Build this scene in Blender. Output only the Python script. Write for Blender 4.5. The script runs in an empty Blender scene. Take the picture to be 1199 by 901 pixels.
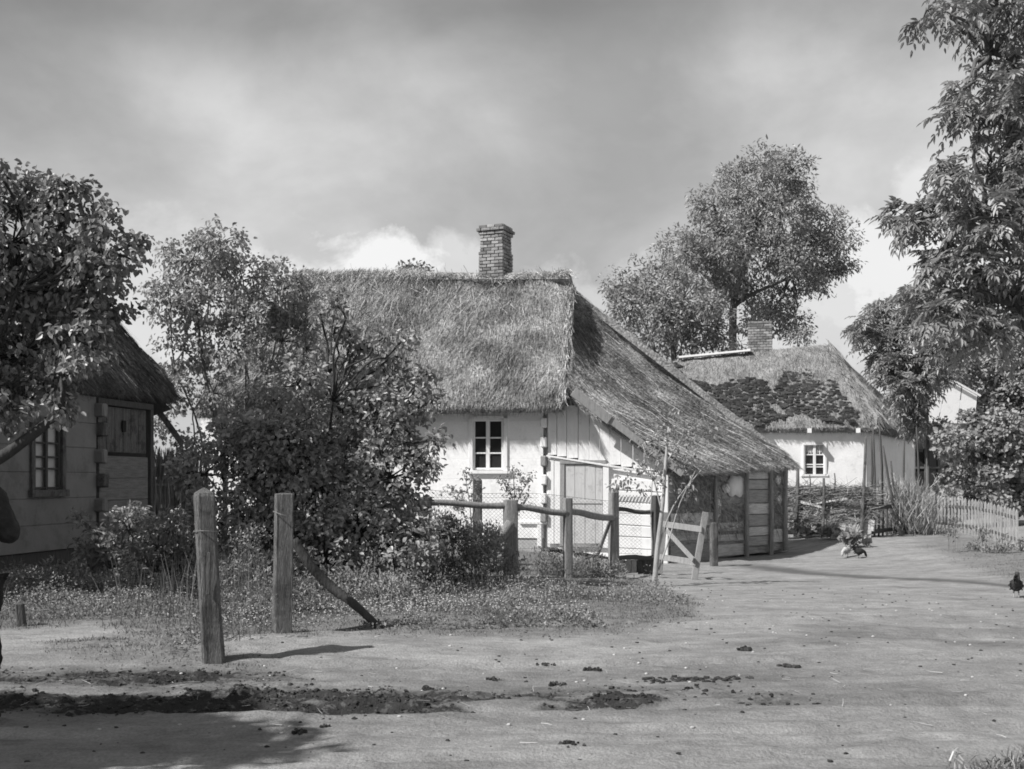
import bpy, math, random
import numpy as np
from mathutils import Vector, Matrix
R = math.radians
rs = np.random.RandomState(7)
random.seed(7)
SC = bpy.context.scene
COL = SC.collection

# ------------------------------------------------------------------ camera, sky, sun, exposure
F, CU, HV, CZ = 1300.0, 599.5, 560.0, 1.5          # lens in pixels of the photograph, centre column, horizon row, eye height
cam = bpy.data.cameras.new('camera'); co = bpy.data.objects.new('camera', cam); COL.objects.link(co)
co.location = (0, 0, CZ); co.rotation_euler = (R(90), 0, 0)
cam.sensor_width = 36; cam.lens = 36*F/1199; cam.shift_y = (HV-450.5)/1199
cam.clip_start = .1; cam.clip_end = 3000
SC.camera = co
SUN = Vector((1.24, .68, -1.37)).normalized()      # the way the light travels
sl = bpy.data.lights.new('sun', 'SUN'); sl.energy = 4.8; sl.angle = R(.55); sl.color = (1, .985, .97)
so = bpy.data.objects.new('sun', sl); COL.objects.link(so); so.rotation_euler = SUN.to_track_quat('-Z', 'Y').to_euler()
so.location = (-20, -10, 30)
SC.view_settings.view_transform = 'Standard'; SC.view_settings.look = 'None'
SC.view_settings.exposure = 0.32; SC.view_settings.gamma = 1
SC.render.filter_size = 1.9 if hasattr(SC.render, 'filter_size') else 1.5
SC.cycles.filter_width = 1.75; SC.cycles.max_bounces = 6; SC.cycles.transparent_max_bounces = 8
SC.cycles.use_denoising = True
W = bpy.data.worlds.new('World'); SC.world = W; W.use_nodes = True
nt = W.node_tree; N = nt.nodes; Lk = nt.links; N.clear()
def nn(nt, t, **k):
    n = nt.nodes.new(t)
    for a, b in k.items(): setattr(n, a, b)
    return n
def math_(nt, op, a, b=None, c=None, clamp=False):
    n = nt.nodes.new('ShaderNodeMath'); n.operation = op; n.use_clamp = clamp
    for i, v in enumerate((a, b, c)):
        if v is None: continue
        if isinstance(v, (int, float)): n.inputs[i].default_value = v
        else: nt.links.new(v, n.inputs[i])
    return n.outputs[0]
def ramp(nt, fac, stops, interp='LINEAR'):
    n = nt.nodes.new('ShaderNodeValToRGB'); n.color_ramp.interpolation = interp
    cr = n.color_ramp
    while len(cr.elements) > 1: cr.elements.remove(cr.elements[0])
    cr.elements[0].position = stops[0][0]; cr.elements[0].color = (*[stops[0][1]]*3, 1)
    for p, v in stops[1:]:
        e = cr.elements.new(p); e.color = (v, v, v, 1)
    nt.links.new(fac, n.inputs[0]); return n.outputs[0]
sky = nn(nt, 'ShaderNodeTexSky', sky_type='NISHITA', sun_disc=False)
sky.sun_elevation = math.asin(-SUN.z); sky.sun_rotation = math.atan2(-SUN.x, -SUN.y) % (2*math.pi)
sky.air_density = 1.0; sky.dust_density = 1.5
bw = nn(nt, 'ShaderNodeRGBToBW'); Lk.new(sky.outputs[0], bw.inputs[0])
tc = nn(nt, 'ShaderNodeTexCoord')
sep = nn(nt, 'ShaderNodeSeparateXYZ'); Lk.new(tc.outputs['Generated'], sep.inputs[0])
def wnoise(scale, sx, sz, detail, rough=.5, off=0, dist=0.0):
    mp = nn(nt, 'ShaderNodeMapping'); mp.inputs['Scale'].default_value = (sx, sx, sz); mp.inputs['Location'].default_value = (off, off*.7, off*.3)
    Lk.new(tc.outputs['Generated'], mp.inputs[0])
    n = nn(nt, 'ShaderNodeTexNoise'); n.inputs['Scale'].default_value = scale; n.inputs['Detail'].default_value = detail
    n.inputs['Roughness'].default_value = rough; n.inputs['Distortion'].default_value = dist
    Lk.new(mp.outputs[0], n.inputs['Vector']); return n.outputs[0]
# soft grey veil: bright near the horizon, darker overhead, drifting streaks
EZ = sep.outputs[2]
grad = ramp(nt, EZ, [(0, .52), (.10, .50), (.20, .47), (.28, .45), (.34, .42), (.40, .34), (.46, .27), (.7, .25), (1, .3)])
streak = ramp(nt, wnoise(1.3, 2.6, 4.2, 7, .52, 3.1, .35), [(.34, .82), (.5, 1.0), (.66, 1.16)])
mott = ramp(nt, wnoise(3.0, 1.6, 2.6, 8, .55, 8.3, .2), [(.34, .82), (.5, 1.0), (.64, 1.20)])
streak = math_(nt, 'MULTIPLY', streak, mott)
def dblob(u, v, rx, rz):
    d = dirn(u, v); dx = math_(nt, 'DIVIDE', math_(nt, 'SUBTRACT', sep.outputs[0], d.x), rx); dz = math_(nt, 'DIVIDE', math_(nt, 'SUBTRACT', sep.outputs[2], d.z), rz)
    r2 = math_(nt, 'ADD', math_(nt, 'MULTIPLY', dx, dx), math_(nt, 'MULTIPLY', dz, dz)); return math_(nt, 'POWER', 2.718, math_(nt, 'MULTIPLY', r2, -1.0))
def dirn(u, v): return Vector(((u-CU)/F, 1, (HV-v)/F)).normalized()
for (u, v, rx, rz, k_) in ((120, 0, .22, .045, -.42), (640, 0, .16, .035, -.25), (330, 110, .20, .06, .10), (640, 170, .10, .05, -.10), (960, 110, .14, .10, .10), (820, 60, .12, .06, .06)):
    streak = math_(nt, 'MULTIPLY', streak, math_(nt, 'ADD', 1.0, math_(nt, 'MULTIPLY', dblob(u, v, rx, rz), k_)))
veil = math_(nt, 'MULTIPLY', grad, streak)
# the clear blue part of the sky, as grey, showing through the veil
base = math_(nt, 'MULTIPLY', bw.outputs[0], .10)
mixv = nn(nt, 'ShaderNodeMix', data_type='FLOAT'); mixv.inputs[0].default_value = .8
Lk.new(base, mixv.inputs[2]); Lk.new(veil, mixv.inputs[3]); val = mixv.outputs[0]
# heaps of cumulus standing low in the sky: direction of the centre, size
puff = wnoise(11, 1, 1.3, 7, .62, 1.7, .3)
puff2 = wnoise(26, 1, 1, 5, .6, 5.7, .2)
cum = None
def dirn(u, v):
    d = Vector(((u-CU)/F, 1, (HV-v)/F)).normalized(); return d
for (u, v, rx, rz, amp) in [(345, 322, .05, .018, .7), (440, 306, .045, .018, .95), (400, 330, .08, .020, .8), (530, 318, .035, .024, .45), (195, 370, .05, .045, .55), (220, 320, .06, .05, .25),
                            (1055, 300, .045, .035, .8), (1010, 340, .08, .03, .5), (1085, 235, .03, .03, .5), (970, 380, .06, .03, .35), (690, 360, .06, .035, .35), (1150, 360, .06, .06, .6)]:
    d = dirn(u, v)
    dx = math_(nt, 'DIVIDE', math_(nt, 'SUBTRACT', sep.outputs[0], d.x), rx)
    dz = math_(nt, 'DIVIDE', math_(nt, 'SUBTRACT', sep.outputs[2], d.z), rz)
    r2 = math_(nt, 'ADD', math_(nt, 'MULTIPLY', dx, dx), math_(nt, 'MULTIPLY', dz, dz))
    r_ = math_(nt, 'SQRT', r2)
    e = math_(nt, 'SUBTRACT', 1.25, r_)
    e = math_(nt, 'ADD', e, math_(nt, 'MULTIPLY', math_(nt, 'SUBTRACT', puff, .5), 4.0))
    e = math_(nt, 'ADD', e, math_(nt, 'MULTIPLY', math_(nt, 'SUBTRACT', puff2, .5), 1.6))
    e = math_(nt, 'MULTIPLY', math_(nt, 'MULTIPLY', e, 1.6, clamp=True), amp)
    e = math_(nt, 'MULTIPLY', e, math_(nt, 'GREATER_THAN', sep.outputs[1], 0.0))
    cum = e if cum is None else math_(nt, 'MAXIMUM', cum, e)
mx = nn(nt, 'ShaderNodeMix', data_type='FLOAT'); Lk.new(cum, mx.inputs[0]); Lk.new(val, mx.inputs[2]); mx.inputs[3].default_value = .75
cmb = nn(nt, 'ShaderNodeCombineColor')
for i in range(3): Lk.new(mx.outputs[0], cmb.inputs[i])
bg = nn(nt, 'ShaderNodeBackground'); bg.inputs[1].default_value = 1.0
# cloud values above are written for strength 0.1: lift them by ten and use the physical strength
mul = nn(nt, 'ShaderNodeVectorMath', operation='SCALE'); mul.inputs['Scale'].default_value = 10.0
Lk.new(cmb.outputs[0], mul.inputs[0]); Lk.new(mul.outputs[0], bg.inputs[0]); bg.inputs[1].default_value = .1
wo = nn(nt, 'ShaderNodeOutputWorld'); Lk.new(bg.outputs[0], wo.inputs[0])

# ------------------------------------------------------------------ helpers
def sstep(x, a, b):
    t = np.clip((np.asarray(x, float)-a)/(b-a), 0, 1); return t*t*(3-2*t)
_T = np.random.RandomState(99).rand(512, 512)
def vn(x, y):
    x = np.asarray(x, float); y = np.asarray(y, float)
    xi = np.floor(x).astype(int); yi = np.floor(y).astype(int); fx = x-xi; fy = y-yi
    fx = fx*fx*(3-2*fx); fy = fy*fy*(3-2*fy)
    g = lambda a, b: _T[a % 512, b % 512]
    return (g(xi, yi)*(1-fx)+g(xi+1, yi)*fx)*(1-fy)+(g(xi, yi+1)*(1-fx)+g(xi+1, yi+1)*fx)*fy - .5
def fbm(x, y, o=4):
    s = 0; a = 1.
    for i in range(o): s = s+a*vn(x*2**i+i*17.3, y*2**i+i*9.1); a *= .5
    return s
def ray(u, v, Y):
    return Vector(((u-CU)/F*Y, Y, CZ+(HV-v)/F*Y))

# path of a long thin shadow across the yard, painted into the ground colour
SHADOW_PATH = np.array([(4.9, 24.0), (5.6, 21.6), (6.15, 19.9), (6.75, 18.0), (7.35, 16.3), (8.1, 14.4), (9.2, 12.2)])
def shadow_side(x, y):
    gx = np.interp(y, SHADOW_PATH[::-1, 1], SHADOW_PATH[::-1, 0]); return x-gx
def ground(x, y, fine=True):
    x = np.asarray(x, float); y = np.asarray(y, float)
    z = -.36*sstep(y, 13, 23)*sstep(x, -2.0, 3.2) - .3*sstep(y, 27, 36)*(1-sstep(x, -2.0, 3.2))
    z = z + .10*np.exp(-(((x+1.5)/3)**2+((y-24.5)/1.5)**2))
    z = z + .16*np.exp(-(((x-9.6)/1.8)**2+((y-25.0)/2.2)**2))          # hummock in front of the picket fence
    z = z + .30*sstep(x-.461*y, -3.0, 2.5)*sstep(y, 16, 22)*(1-sstep(y, 34, 45))
    z = z + .29*sstep(x, 6.2, 8.6)*sstep(y, 24.5, 29.5)
    d = shadow_side(x, y)                                            # faint dip under the painted shadow strip
    w = sstep(y, 12.5, 14.5)*(1-sstep(y, 22.2, 24.5))
    z = z - w*.006*np.exp(-(d/.25)**2)
    
    if fine:
        near = 1-sstep(y, 30, 60)
        z = z + near*(.05*fbm(x*.35, y*.35, 3)+.012*fbm(x*2.2, y*2.2, 4))
        zm = mudw(x, y)
        z = z + zm*(.10*np.abs(fbm(x*3.0+5, y*5.5, 4))+.06*fbm(x*9, y*12, 3)-.03)
        tr = np.exp(-((y-(6.75+.03*x))/.35)**2)*sstep(x, -1, 2)
        z = z - .02*tr + .008*tr*fbm(x*2, y*14, 3)
        rut = sstep(x, 2.5, 5.5)*np.exp(-((y-(10.6+.25*(x-3)))/1.1)**2)
        z = z + rut*.06*fbm(x*1.3, y*3.5, 4)
        z = z + .13*np.exp(-(((x+2.3)/1.2)**2+((y-9.9)/.5)**2))*.45
        z = z + .5*sstep(x, 2.55, 3.2)*(1-sstep(y, 5.7, 6.2))*sstep(y, 3, 5)*.4
        for (y0_, sl_, w_, dp_) in ((6.55, .02, .09, .022), (7.25, .035, .10, .02), (8.95, .05, .09, .014), (9.9, .10, .10, .016), (11.2, .16, .10, .016), (5.95, .0, .07, .012), (10.5, .24, .12, .02)):
            q_ = (y-(y0_+sl_*x+.012*x*x+.06*np.sin(x*.8+y0_)))/w_
            z = z-dp_*(np.exp(-q_**2)-.45*np.exp(-(np.abs(q_)-1.9)**2*2))*np.clip(.8+2.2*fbm(x*.6+y0_*7, y*.6, 2), 0, 1.5)*near*1.5
        z = z+near*.016*sstep(x*.25+y*.1, -2, 1)*fbm(x*5+9, y*6.5, 3)
        # foreground footprints and wheel lines
        fg = (1-sstep(y, 9, 11))*sstep(y, 3, 4)
        z = z + fg*.017*fbm(x*4.5, y*7, 4)
    return z
def mudw(x, y):
    wv = .06*np.sin(x*1.3)+.04*np.sin(x*3.1+1)
    m = 1.05*np.exp(-np.abs((y-8.35-wv)/.27)**2.5)*(1-sstep(x, -3.0, -1.2))
    m = m+1.15*np.exp(-np.abs((y-7.50-wv*.7)/.30)**2.5)*(1-sstep(x, -2.2, .2))
    m = m+1.0*np.exp(-np.abs((y-7.58+.02*x)/.34)**2.5)*sstep(x, -2.6, -1.6)*(1-sstep(x, .6, 2.4))
    n = fbm(x*1.6+40, y*3.6+3, 5)
    return np.clip(m*(1.0+2.4*n)-.04, 0, 1)
def G(x, y): return float(ground(x, y))
def gp(u, v):                                       # the point of the ground behind a place in the photo
    d = Vector(((u-CU)/F, 1, (HV-v)/F)); Y = 1950/(v-HV)
    for i in range(30):
        z = G(d.x*Y, Y); Y = .5*Y+.5*((z-CZ)/d.z)
    return Vector((d.x*Y, Y, G(d.x*Y, Y)))

MAT = {}
def mat(name, v, var=.25, scale=6., stretch=(1, 1, 1), rough=.85, bump=.3, bscale=None, spec=.3, attr=None, attr_amt=.5, detail=6, fine=0.0, transl=0.0, stain=None, bdist=.02):
    m = bpy.data.materials.new(name); m.use_nodes = True; t = m.node_tree; p = t.nodes['Principled BSDF']
    c = nn(t, 'ShaderNodeTexCoord'); mp = nn(t, 'ShaderNodeMapping'); mp.inputs['Scale'].default_value = stretch
    t.links.new(c.outputs['Object'], mp.inputs[0])
    n = nn(t, 'ShaderNodeTexNoise'); n.inputs['Scale'].default_value = scale; n.inputs['Detail'].default_value = detail; n.inputs['Roughness'].default_value = .6
    t.links.new(mp.outputs[0], n.inputs['Vector'])
    f = ramp(t, n.outputs[0], [(.25, 1-var), (.5, 1), (.75, 1+var)])
    val = math_(t, 'MULTIPLY', f, v)
    if fine:
        n2 = nn(t, 'ShaderNodeTexNoise'); n2.inputs['Scale'].default_value = scale*9; n2.inputs['Detail'].default_value = 4
        t.links.new(mp.outputs[0], n2.inputs['Vector'])
        val = math_(t, 'MULTIPLY', val, ramp(t, n2.outputs[0], [(.3, 1-fine), (.7, 1+fine)]))
    if stain:
        n3 = nn(t, 'ShaderNodeTexNoise'); n3.inputs['Scale'].default_value = stain[0]; n3.inputs['Detail'].default_value = 8; n3.inputs['Roughness'].default_value = .7
        t.links.new(c.outputs['Object'], n3.inputs['Vector'])
        val = math_(t, 'MULTIPLY', val, ramp(t, n3.outputs[0], [(stain[1], stain[2]), (stain[1]+.08, 1)]))
    if attr:
        a = nn(t, 'ShaderNodeAttribute', attribute_name=attr)
        val = math_(t, 'MULTIPLY', val, math_(t, 'ADD', math_(t, 'MULTIPLY', a.outputs['Fac'], 2*attr_amt), 1-attr_amt))
    cc = nn(t, 'ShaderNodeCombineColor')
    for i in range(3): t.links.new(val, cc.inputs[i])
    t.links.new(cc.outputs[0], p.inputs['Base Color'])
    p.inputs['Roughness'].default_value = rough; p.inputs['Specular IOR Level'].default_value = spec
    if bump:
        b = nn(t, 'ShaderNodeBump'); b.inputs['Strength'].default_value = bump; b.inputs['Distance'].default_value = bdist
        nb = nn(t, 'ShaderNodeTexNoise'); nb.inputs['Scale'].default_value = bscale or scale*3; nb.inputs['Detail'].default_value = 6
        t.links.new(mp.outputs[0], nb.inputs['Vector']); t.links.new(nb.outputs[0], b.inputs['Height']); t.links.new(b.outputs[0], p.inputs['Normal'])
    if transl:
        tr = nn(t, 'ShaderNodeBsdfTranslucent'); t.links.new(cc.outputs[0], tr.inputs[0]); ms = nn(t, 'ShaderNodeMixShader'); ms.inputs[0].default_value = transl
        out = t.nodes['Material Output']; t.links.new(p.outputs[0], ms.inputs[1]); t.links.new(tr.outputs[0], ms.inputs[2]); t.links.new(ms.outputs[0], out.inputs[0])
    MAT[name] = m; return m
mat('whitewash', .80, .05, 3, bump=.35, bscale=14, stain=(2.3, .37, .88), fine=.04)
mat('whitewash_board', .76, .08, 4, stretch=(3, 3, .6), bump=.3, bscale=10, stain=(4, .35, .85))
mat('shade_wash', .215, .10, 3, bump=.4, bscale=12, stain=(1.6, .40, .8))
mat('old_wood', .16, .5, 5, stretch=(7, 7, .5), bump=1.0, bscale=20, fine=.4, stain=(3.5, .42, .6), bdist=.03)
mat('old_wood_flat', .38, .35, 5, stretch=(.7, .7, 7), bump=.6, bscale=22, fine=.25, attr='rnd', attr_amt=.45)
mat('stable_wood', .19, .35, 5, stretch=(.7, .7, 7), bump=.6, bscale=22, fine=.25, attr='rnd', attr_amt=.3)
mat('fence_wood', .25, .45, 5, stretch=(7, 7, .6), bump=.8, bscale=20, fine=.35)
mat('picket_wood', .42, .35, 5, stretch=(6, 6, .8), bump=.5, bscale=22, fine=.2)
mat('pale_wood', .28, .28, 5, stretch=(6, 6, .8), bump=.5, bscale=22, fine=.2)
mat('dark_wood', .08, .35, 5, stretch=(6, 6, .8), bump=.6, bscale=22, fine=.2)
mat('bark', .12, .35, 8, stretch=(2, 2, .6), bump=.8, bscale=18)
mat('black_bark', .045, .35, 8, stretch=(2, 2, .6), bump=.8, bscale=18)
mat('pale_bark', .35, .3, 8, stretch=(2, 2, .6), bump=.5, bscale=20)
mat('door_paint', .50, .12, 4, stretch=(5, 5, .7), bump=.4, bscale=18, stain=(5, .38, .8))
mat('glass', .025, .3, 3, rough=.12, bump=.05, spec=.5)
mat('curtain', .55, .1, 8, bump=.2)
mat('mortar', .35, .2, 9, bump=.5)
mat('brick', .24, .35, 4, bump=.6, bscale=30, attr='rnd', attr_amt=.45, fine=.2)
mat('thatch', .39, .26, 1.6, stretch=(1, 1, 1), bump=1.0, bscale=16, attr='rnd', attr_amt=.65, fine=.45, stain=(.9, .40, .78), bdist=.05)
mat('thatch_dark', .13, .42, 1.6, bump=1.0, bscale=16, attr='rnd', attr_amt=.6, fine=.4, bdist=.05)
mat('thatch_grey', .27, .22, 2.2, bump=.8, bscale=14, attr='rnd', attr_amt=.35, fine=.25, stain=(1.2, .4, .75), bdist=.04)
mat('moss', .04, .5, 14, bump=1.0, bscale=40, attr='rnd', attr_amt=.5)
mat('wattle', .30, .4, 6, bump=.7, attr='rnd', attr_amt=.5)
mat('dung_wall', .36, .45, 5, stretch=(.6, .6, 4), bump=1.0, bscale=12, fine=.3, bdist=.05)
mat('leaf', .28, .15, .6, rough=.42, bump=0, spec=.5, attr='rnd', attr_amt=.45, transl=.28)
mat('leaf_dark', .215, .2, .6, rough=.40, bump=0, spec=.5, attr='rnd', attr_amt=.5, transl=.22)
mat('leaf_pale', .32, .15, .6, rough=.5, bump=0, spec=.4, attr='rnd', attr_amt=.4, transl=.3)
mat('leaf_weed', .24, .3, .8, rough=.5, bump=0, spec=.4, attr='rnd', attr_amt=.55, transl=.3)
mat('grass', .15, .2, .8, rough=.6, bump=0, spec=.3, attr='rnd', attr_amt=.5, transl=.3)
mat('flower', .8, .05, 3, rough=.8, bump=0, transl=.2)
mat('mud', .035, .4, 12, rough=.7, bump=1, bscale=40, attr='rnd', attr_amt=.4)
mat('stone', .45, .2, 12, bump=.6)
mat('straw', .38, .2, 6, bump=0, attr='rnd', attr_amt=.4)
mat('cloth_dark', .022, .3, 9, rough=.95, bump=1.0, bscale=8, bdist=.05)
mat('cloth_mid', .035, .35, 9, rough=.95, bump=1.0, bscale=9, bdist=.05)
mat('leather', .015, .2, 20, rough=.4, bump=.2)
mat('skin', .38, .08, 10, rough=.55, bump=.1)
mat('hair', .03, .2, 30, rough=.6, bump=.3)
mat('feather_dark', .05, .5, 25, bump=.6, bscale=60)
mat('feather_pale', .42, .4, 25, bump=.6, bscale=60)
mat('wire', .16, .2, 20, rough=.6, bump=0)

def build_mesh(name, V, faces4, faces3, rnd4, rnd3, off, smooth, mats):
    me = bpy.data.meshes.new(name)
    V = V-np.array(off)
    n4, n3 = len(faces4), len(faces3)
    me.vertices.add(len(V)); me.vertices.foreach_set('co', V.astype(np.float32).ravel())
    loops = np.concatenate([faces4.ravel(), faces3.ravel()]).astype(np.int32)
    me.loops.add(len(loops)); me.loops.foreach_set('vertex_index', loops)
    me.polygons.add(n4+n3)
    ls = np.concatenate([np.arange(n4)*4, n4*4+np.arange(n3)*3]).astype(np.int32)
    me.polygons.foreach_set('loop_start', ls)
    me.update(calc_edges=True); me.validate()
    if len(me.polygons) == n4+n3:
        a = me.attributes.new('rnd', 'FLOAT', 'FACE'); a.data.foreach_set('value', np.concatenate([rnd4, rnd3]).astype(np.float32))
        if smooth is not None: me.polygons.foreach_set('use_smooth', np.full(n4+n3, smooth, bool))
    for m in mats: me.materials.append(MAT[m])
    return me

class MB:
    def __init__(s): s.V = []; s.n = 0; s.F4 = []; s.F3 = []; s.r4 = []; s.r3 = []
    def add(s, V, F4=None, F3=None, r=None):
        V = np.asarray(V, float).reshape(-1, 3); o = s.n; s.V.append(V); s.n += len(V)
        for F, L, rl in ((F4, s.F4, s.r4), (F3, s.F3, s.r3)):
            if F is not None and len(F):
                F = np.asarray(F, int)+o; L.append(F)
                if r is None: rr = np.full(len(F), rs.rand())
                elif np.isscalar(r): rr = np.full(len(F), float(r))
                else: rr = np.asarray(r)
                rl.append(rr)
        return s
    def box(s, c, d, M=None, ch=.006, r=None, jit=0):
        hx, hy, hz = [q/2 for q in d]; ch = min(ch, hx*.6, hy*.6, hz*.6)
        V = []; idx = {}
        for sx in (-1, 1):
            for sy in (-1, 1):
                for sz in (-1, 1):
                    for ax in range(3):
                        p = [sx*(hx-ch), sy*(hy-ch), sz*(hz-ch)]; p[ax] = (sx*hx, sy*hy, sz*hz)[ax]
                        idx[(sx, sy, sz, ax)] = len(V); V.append(p)
        F4 = []; F3 = []
        for ax in range(3):
            b, c2 = [(1, 2), (2, 0), (0, 1)][ax]
            for sg in (-1, 1):
                q = []
                for sb, sc in ((-1, -1), (1, -1), (1, 1), (-1, 1)):
                    k = [0, 0, 0]; k[ax] = sg; k[b] = sb; k[c2] = sc; q.append(idx[(*k, ax)])
                F4.append(q if sg > 0 else q[::-1])
        for ax in range(3):                       # chamfers along axis ax
            b, c2 = [(1, 2), (2, 0), (0, 1)][ax]
            for sb in (-1, 1):
                for sc in (-1, 1):
                    def K(sa, w):
                        k = [0, 0, 0]; k[ax] = sa; k[b] = sb; k[c2] = sc; return idx[(*k, w)]
                    q = [K(-1, b), K(1, b), K(1, c2), K(-1, c2)]; F4.append(q if sb*sc > 0 else q[::-1])
        for sx in (-1, 1):
            for sy in (-1, 1):
                for sz in (-1, 1):
                    q = [idx[(sx, sy, sz, a)] for a in range(3)]; F3.append(q if sx*sy*sz > 0 else q[::-1])
        V = np.array(V)
        if jit: V += rs.uniform(-jit, jit, V.shape)
        if M is not None: V = V @ np.array(M)[:3, :3].T
        V = V+np.array(c)
        if r is None: r = rs.rand()
        return s.add(V, F4, F3, r)
    def beam(s, p, q, w, t, up=(0, 0, 1), ch=.006, r=None, jit=0):    # a plank or bar from p to q
        p = Vector(p); q = Vector(q); a = (q-p); L = a.length; a.normalize(); up = Vector(up)
        b = up.cross(a)
        if b.length < 1e-4: b = Vector((1, 0, 0)).cross(a)
        b.normalize(); c = a.cross(b)
        M = Matrix((a, b, c)).transposed()
        return s.box((p+q)/2, (L, t, w), M, ch, r, jit)
    def tube(s, pts, rad, n=8, r=None, rough=0.0, cap=True, sub=0):
        P = np.array([tuple(p) for p in pts], float); rad = np.ones(len(P))*np.asarray(rad, float)
        if sub:
            t = np.linspace(0, len(P)-1, (len(P)-1)*sub+1); i = np.arange(len(P))
            # smooth interpolation
            Q = np.empty((len(t), 3))
            for k, tt in enumerate(t):
                j = min(int(tt), len(P)-2); f = tt-j
                p0 = P[max(j-1, 0)]; p1 = P[j]; p2 = P[j+1]; p3 = P[min(j+2, len(P)-1)]
                Q[k] = .5*((2*p1)+(-p0+p2)*f+(2*p0-5*p1+4*p2-p3)*f*f+(-p0+3*p1-3*p2+p3)*f**3)
            rad = np.interp(t, i, rad); P = Q
        m = len(P); T = np.gradient(P, axis=0); T /= np.linalg.norm(T, axis=1)[:, None]+1e-9
        ref = np.array([0, 0, 1.]) if abs(T[:, 2]).mean() < .8 else np.array([1., 0, 0])
        B = np.cross(T, ref); B /= np.linalg.norm(B, axis=1)[:, None]+1e-9; C = np.cross(B, T)
        a = np.linspace(0, 2*np.pi, n, endpoint=False)
        rr = rad[:, None]*(1+(rs.uniform(-rough, rough, (m, n)) if rough else 0))
        V = P[:, None]+rr[..., None]*(np.cos(a)[None, :, None]*B[:, None]+np.sin(a)[None, :, None]*C[:, None])
        V = V.reshape(-1, 3); i, j = np.meshgrid(np.arange(m-1), np.arange(n), indexing='ij'); j2 = (j+1) % n
        F4 = np.stack([i*n+j, (i+1)*n+j, (i+1)*n+j2, i*n+j2], -1).reshape(-1, 4)
        F3 = []
        if cap:
            V = np.vstack([V, P[0], P[-1]]); k = m*n
            F3 = [(k, j, (j+1) % n) for j in range(n)]+[(k+1, (m-1)*n+(j+1) % n, (m-1)*n+j) for j in range(n)]
        return s.add(V, F4, F3, rs.rand() if r is None else r)
    def grid(s, P, r=None):                             # P: (a, b, 3)
        a, b = P.shape[:2]; i, j = np.meshgrid(np.arange(a-1), np.arange(b-1), indexing='ij')
        F4 = np.stack([i*b+j, (i+1)*b+j, (i+1)*b+j+1, i*b+j+1], -1).reshape(-1, 4)
        return s.add(P.reshape(-1, 3), F4, None, r)
    def blob(s, c, rad, n=7, m=5, rough=.2, r=None):
        th = np.linspace(0, np.pi, m+2)[1:-1]; ph = np.linspace(0, 2*np.pi, n, endpoint=False)
        V = np.array([[math.sin(t)*math.cos(p), math.sin(t)*math.sin(p), math.cos(t)] for t in th for p in ph]+[[0, 0, 1], [0, 0, -1]])
        V = V*(1+rs.uniform(-rough, rough, (len(V), 1)))*np.array(rad)+np.array(c)
        F4 = [(i*n+j, (i+1)*n+j, (i+1)*n+(j+1) % n, i*n+(j+1) % n) for i in range(m-1) for j in range(n)]
        k = m*n; F3 = [(k, j, (j+1) % n) for j in range(n)]+[(k+1, (m-1)*n+(j+1) % n, (m-1)*n+j) for j in range(n)]
        return s.add(V, F4, F3, r)
    def leaves(s, O, D, U, L, Wd, fold=.25, six=True, r=None):
        n = len(O); D = D/(np.linalg.norm(D, axis=1)[:, None]+1e-9); S = np.cross(D, U); S /= np.linalg.norm(S, axis=1)[:, None]+1e-9; U = np.cross(S, D)
        L = np.broadcast_to(np.asarray(L, float), (n,))[:, None]; Wd = np.broadcast_to(np.asarray(Wd, float), (n,))[:, None]
        r = rs.rand(n) if r is None else r
        if six:
            V = np.stack([O, O+D*L*.28+S*Wd*.5+U*Wd*fold, O+D*L*.66+S*Wd*.40+U*(Wd*fold*.8-L*.06), O+D*L-U*L*.18,
                          O+D*L*.66-S*Wd*.40+U*(Wd*fold*.8-L*.06), O+D*L*.28-S*Wd*.5+U*Wd*fold], 1).reshape(-1, 3)
            b = np.arange(n)[:, None]*6
            F4 = np.concatenate([b+np.array([[0, 1, 2, 3]]), b+np.array([[0, 3, 4, 5]])]); rr = np.concatenate([r, r])
        else:
            V = np.stack([O, O+D*L*.45+S*Wd*.5+U*Wd*fold, O+D*L, O+D*L*.45-S*Wd*.5+U*Wd*fold], 1).reshape(-1, 3)
            b = np.arange(n)[:, None]*4; F4 = b+np.array([[0, 1, 2, 3]]); rr = r
        return s.add(V, F4, None, rr)
    def straws(s, O, D, L, w, sag=0.0, r=None):           # thin ribbons, bent
        n = len(O); D = D/(np.linalg.norm(D, axis=1)[:, None]+1e-9); q = rs.normal(size=(n, 3)); S = np.cross(D, q); S /= np.linalg.norm(S, axis=1)[:, None]+1e-9
        L = np.broadcast_to(np.asarray(L, float), (n,))[:, None]; w = np.broadcast_to(np.asarray(w, float), (n,))[:, None]
        m_ = O+D*L*.5+rs.normal(0, .03, (n, 3))*L; e = O+D*L; e[:, 2] -= sag*L[:, 0]
        V = np.stack([O-S*w/2, O+S*w/2, m_+S*w/2, m_-S*w/2, e+S*w*.2, e-S*w*.2], 1).reshape(-1, 3)
        b = np.arange(n)[:, None]*6; F4 = np.concatenate([b+np.array([[0, 1, 2, 3]]), b+np.array([[3, 2, 4, 5]])])
        r = rs.rand(n) if r is None else r
        return s.add(V, F4, None, np.concatenate([r, r]))
    def build(s, name, m, parent=None, smooth=False):
        V = np.vstack(s.V); F4 = np.vstack(s.F4) if s.F4 else np.zeros((0, 4), int); F3 = np.vstack(s.F3) if s.F3 else np.zeros((0, 3), int)
        r4 = np.concatenate(s.r4) if s.r4 else np.zeros(0); r3 = np.concatenate(s.r3) if s.r3 else np.zeros(0)
        off = Vector((0, 0, 0)); q = parent
        while q is not None: off += Vector(q.location); q = q.parent
        me = build_mesh(name, V, F4, F3, r4, r3, off, smooth, [m])
        o = bpy.data.objects.new(name, me); COL.objects.link(o); o.parent = parent
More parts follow.
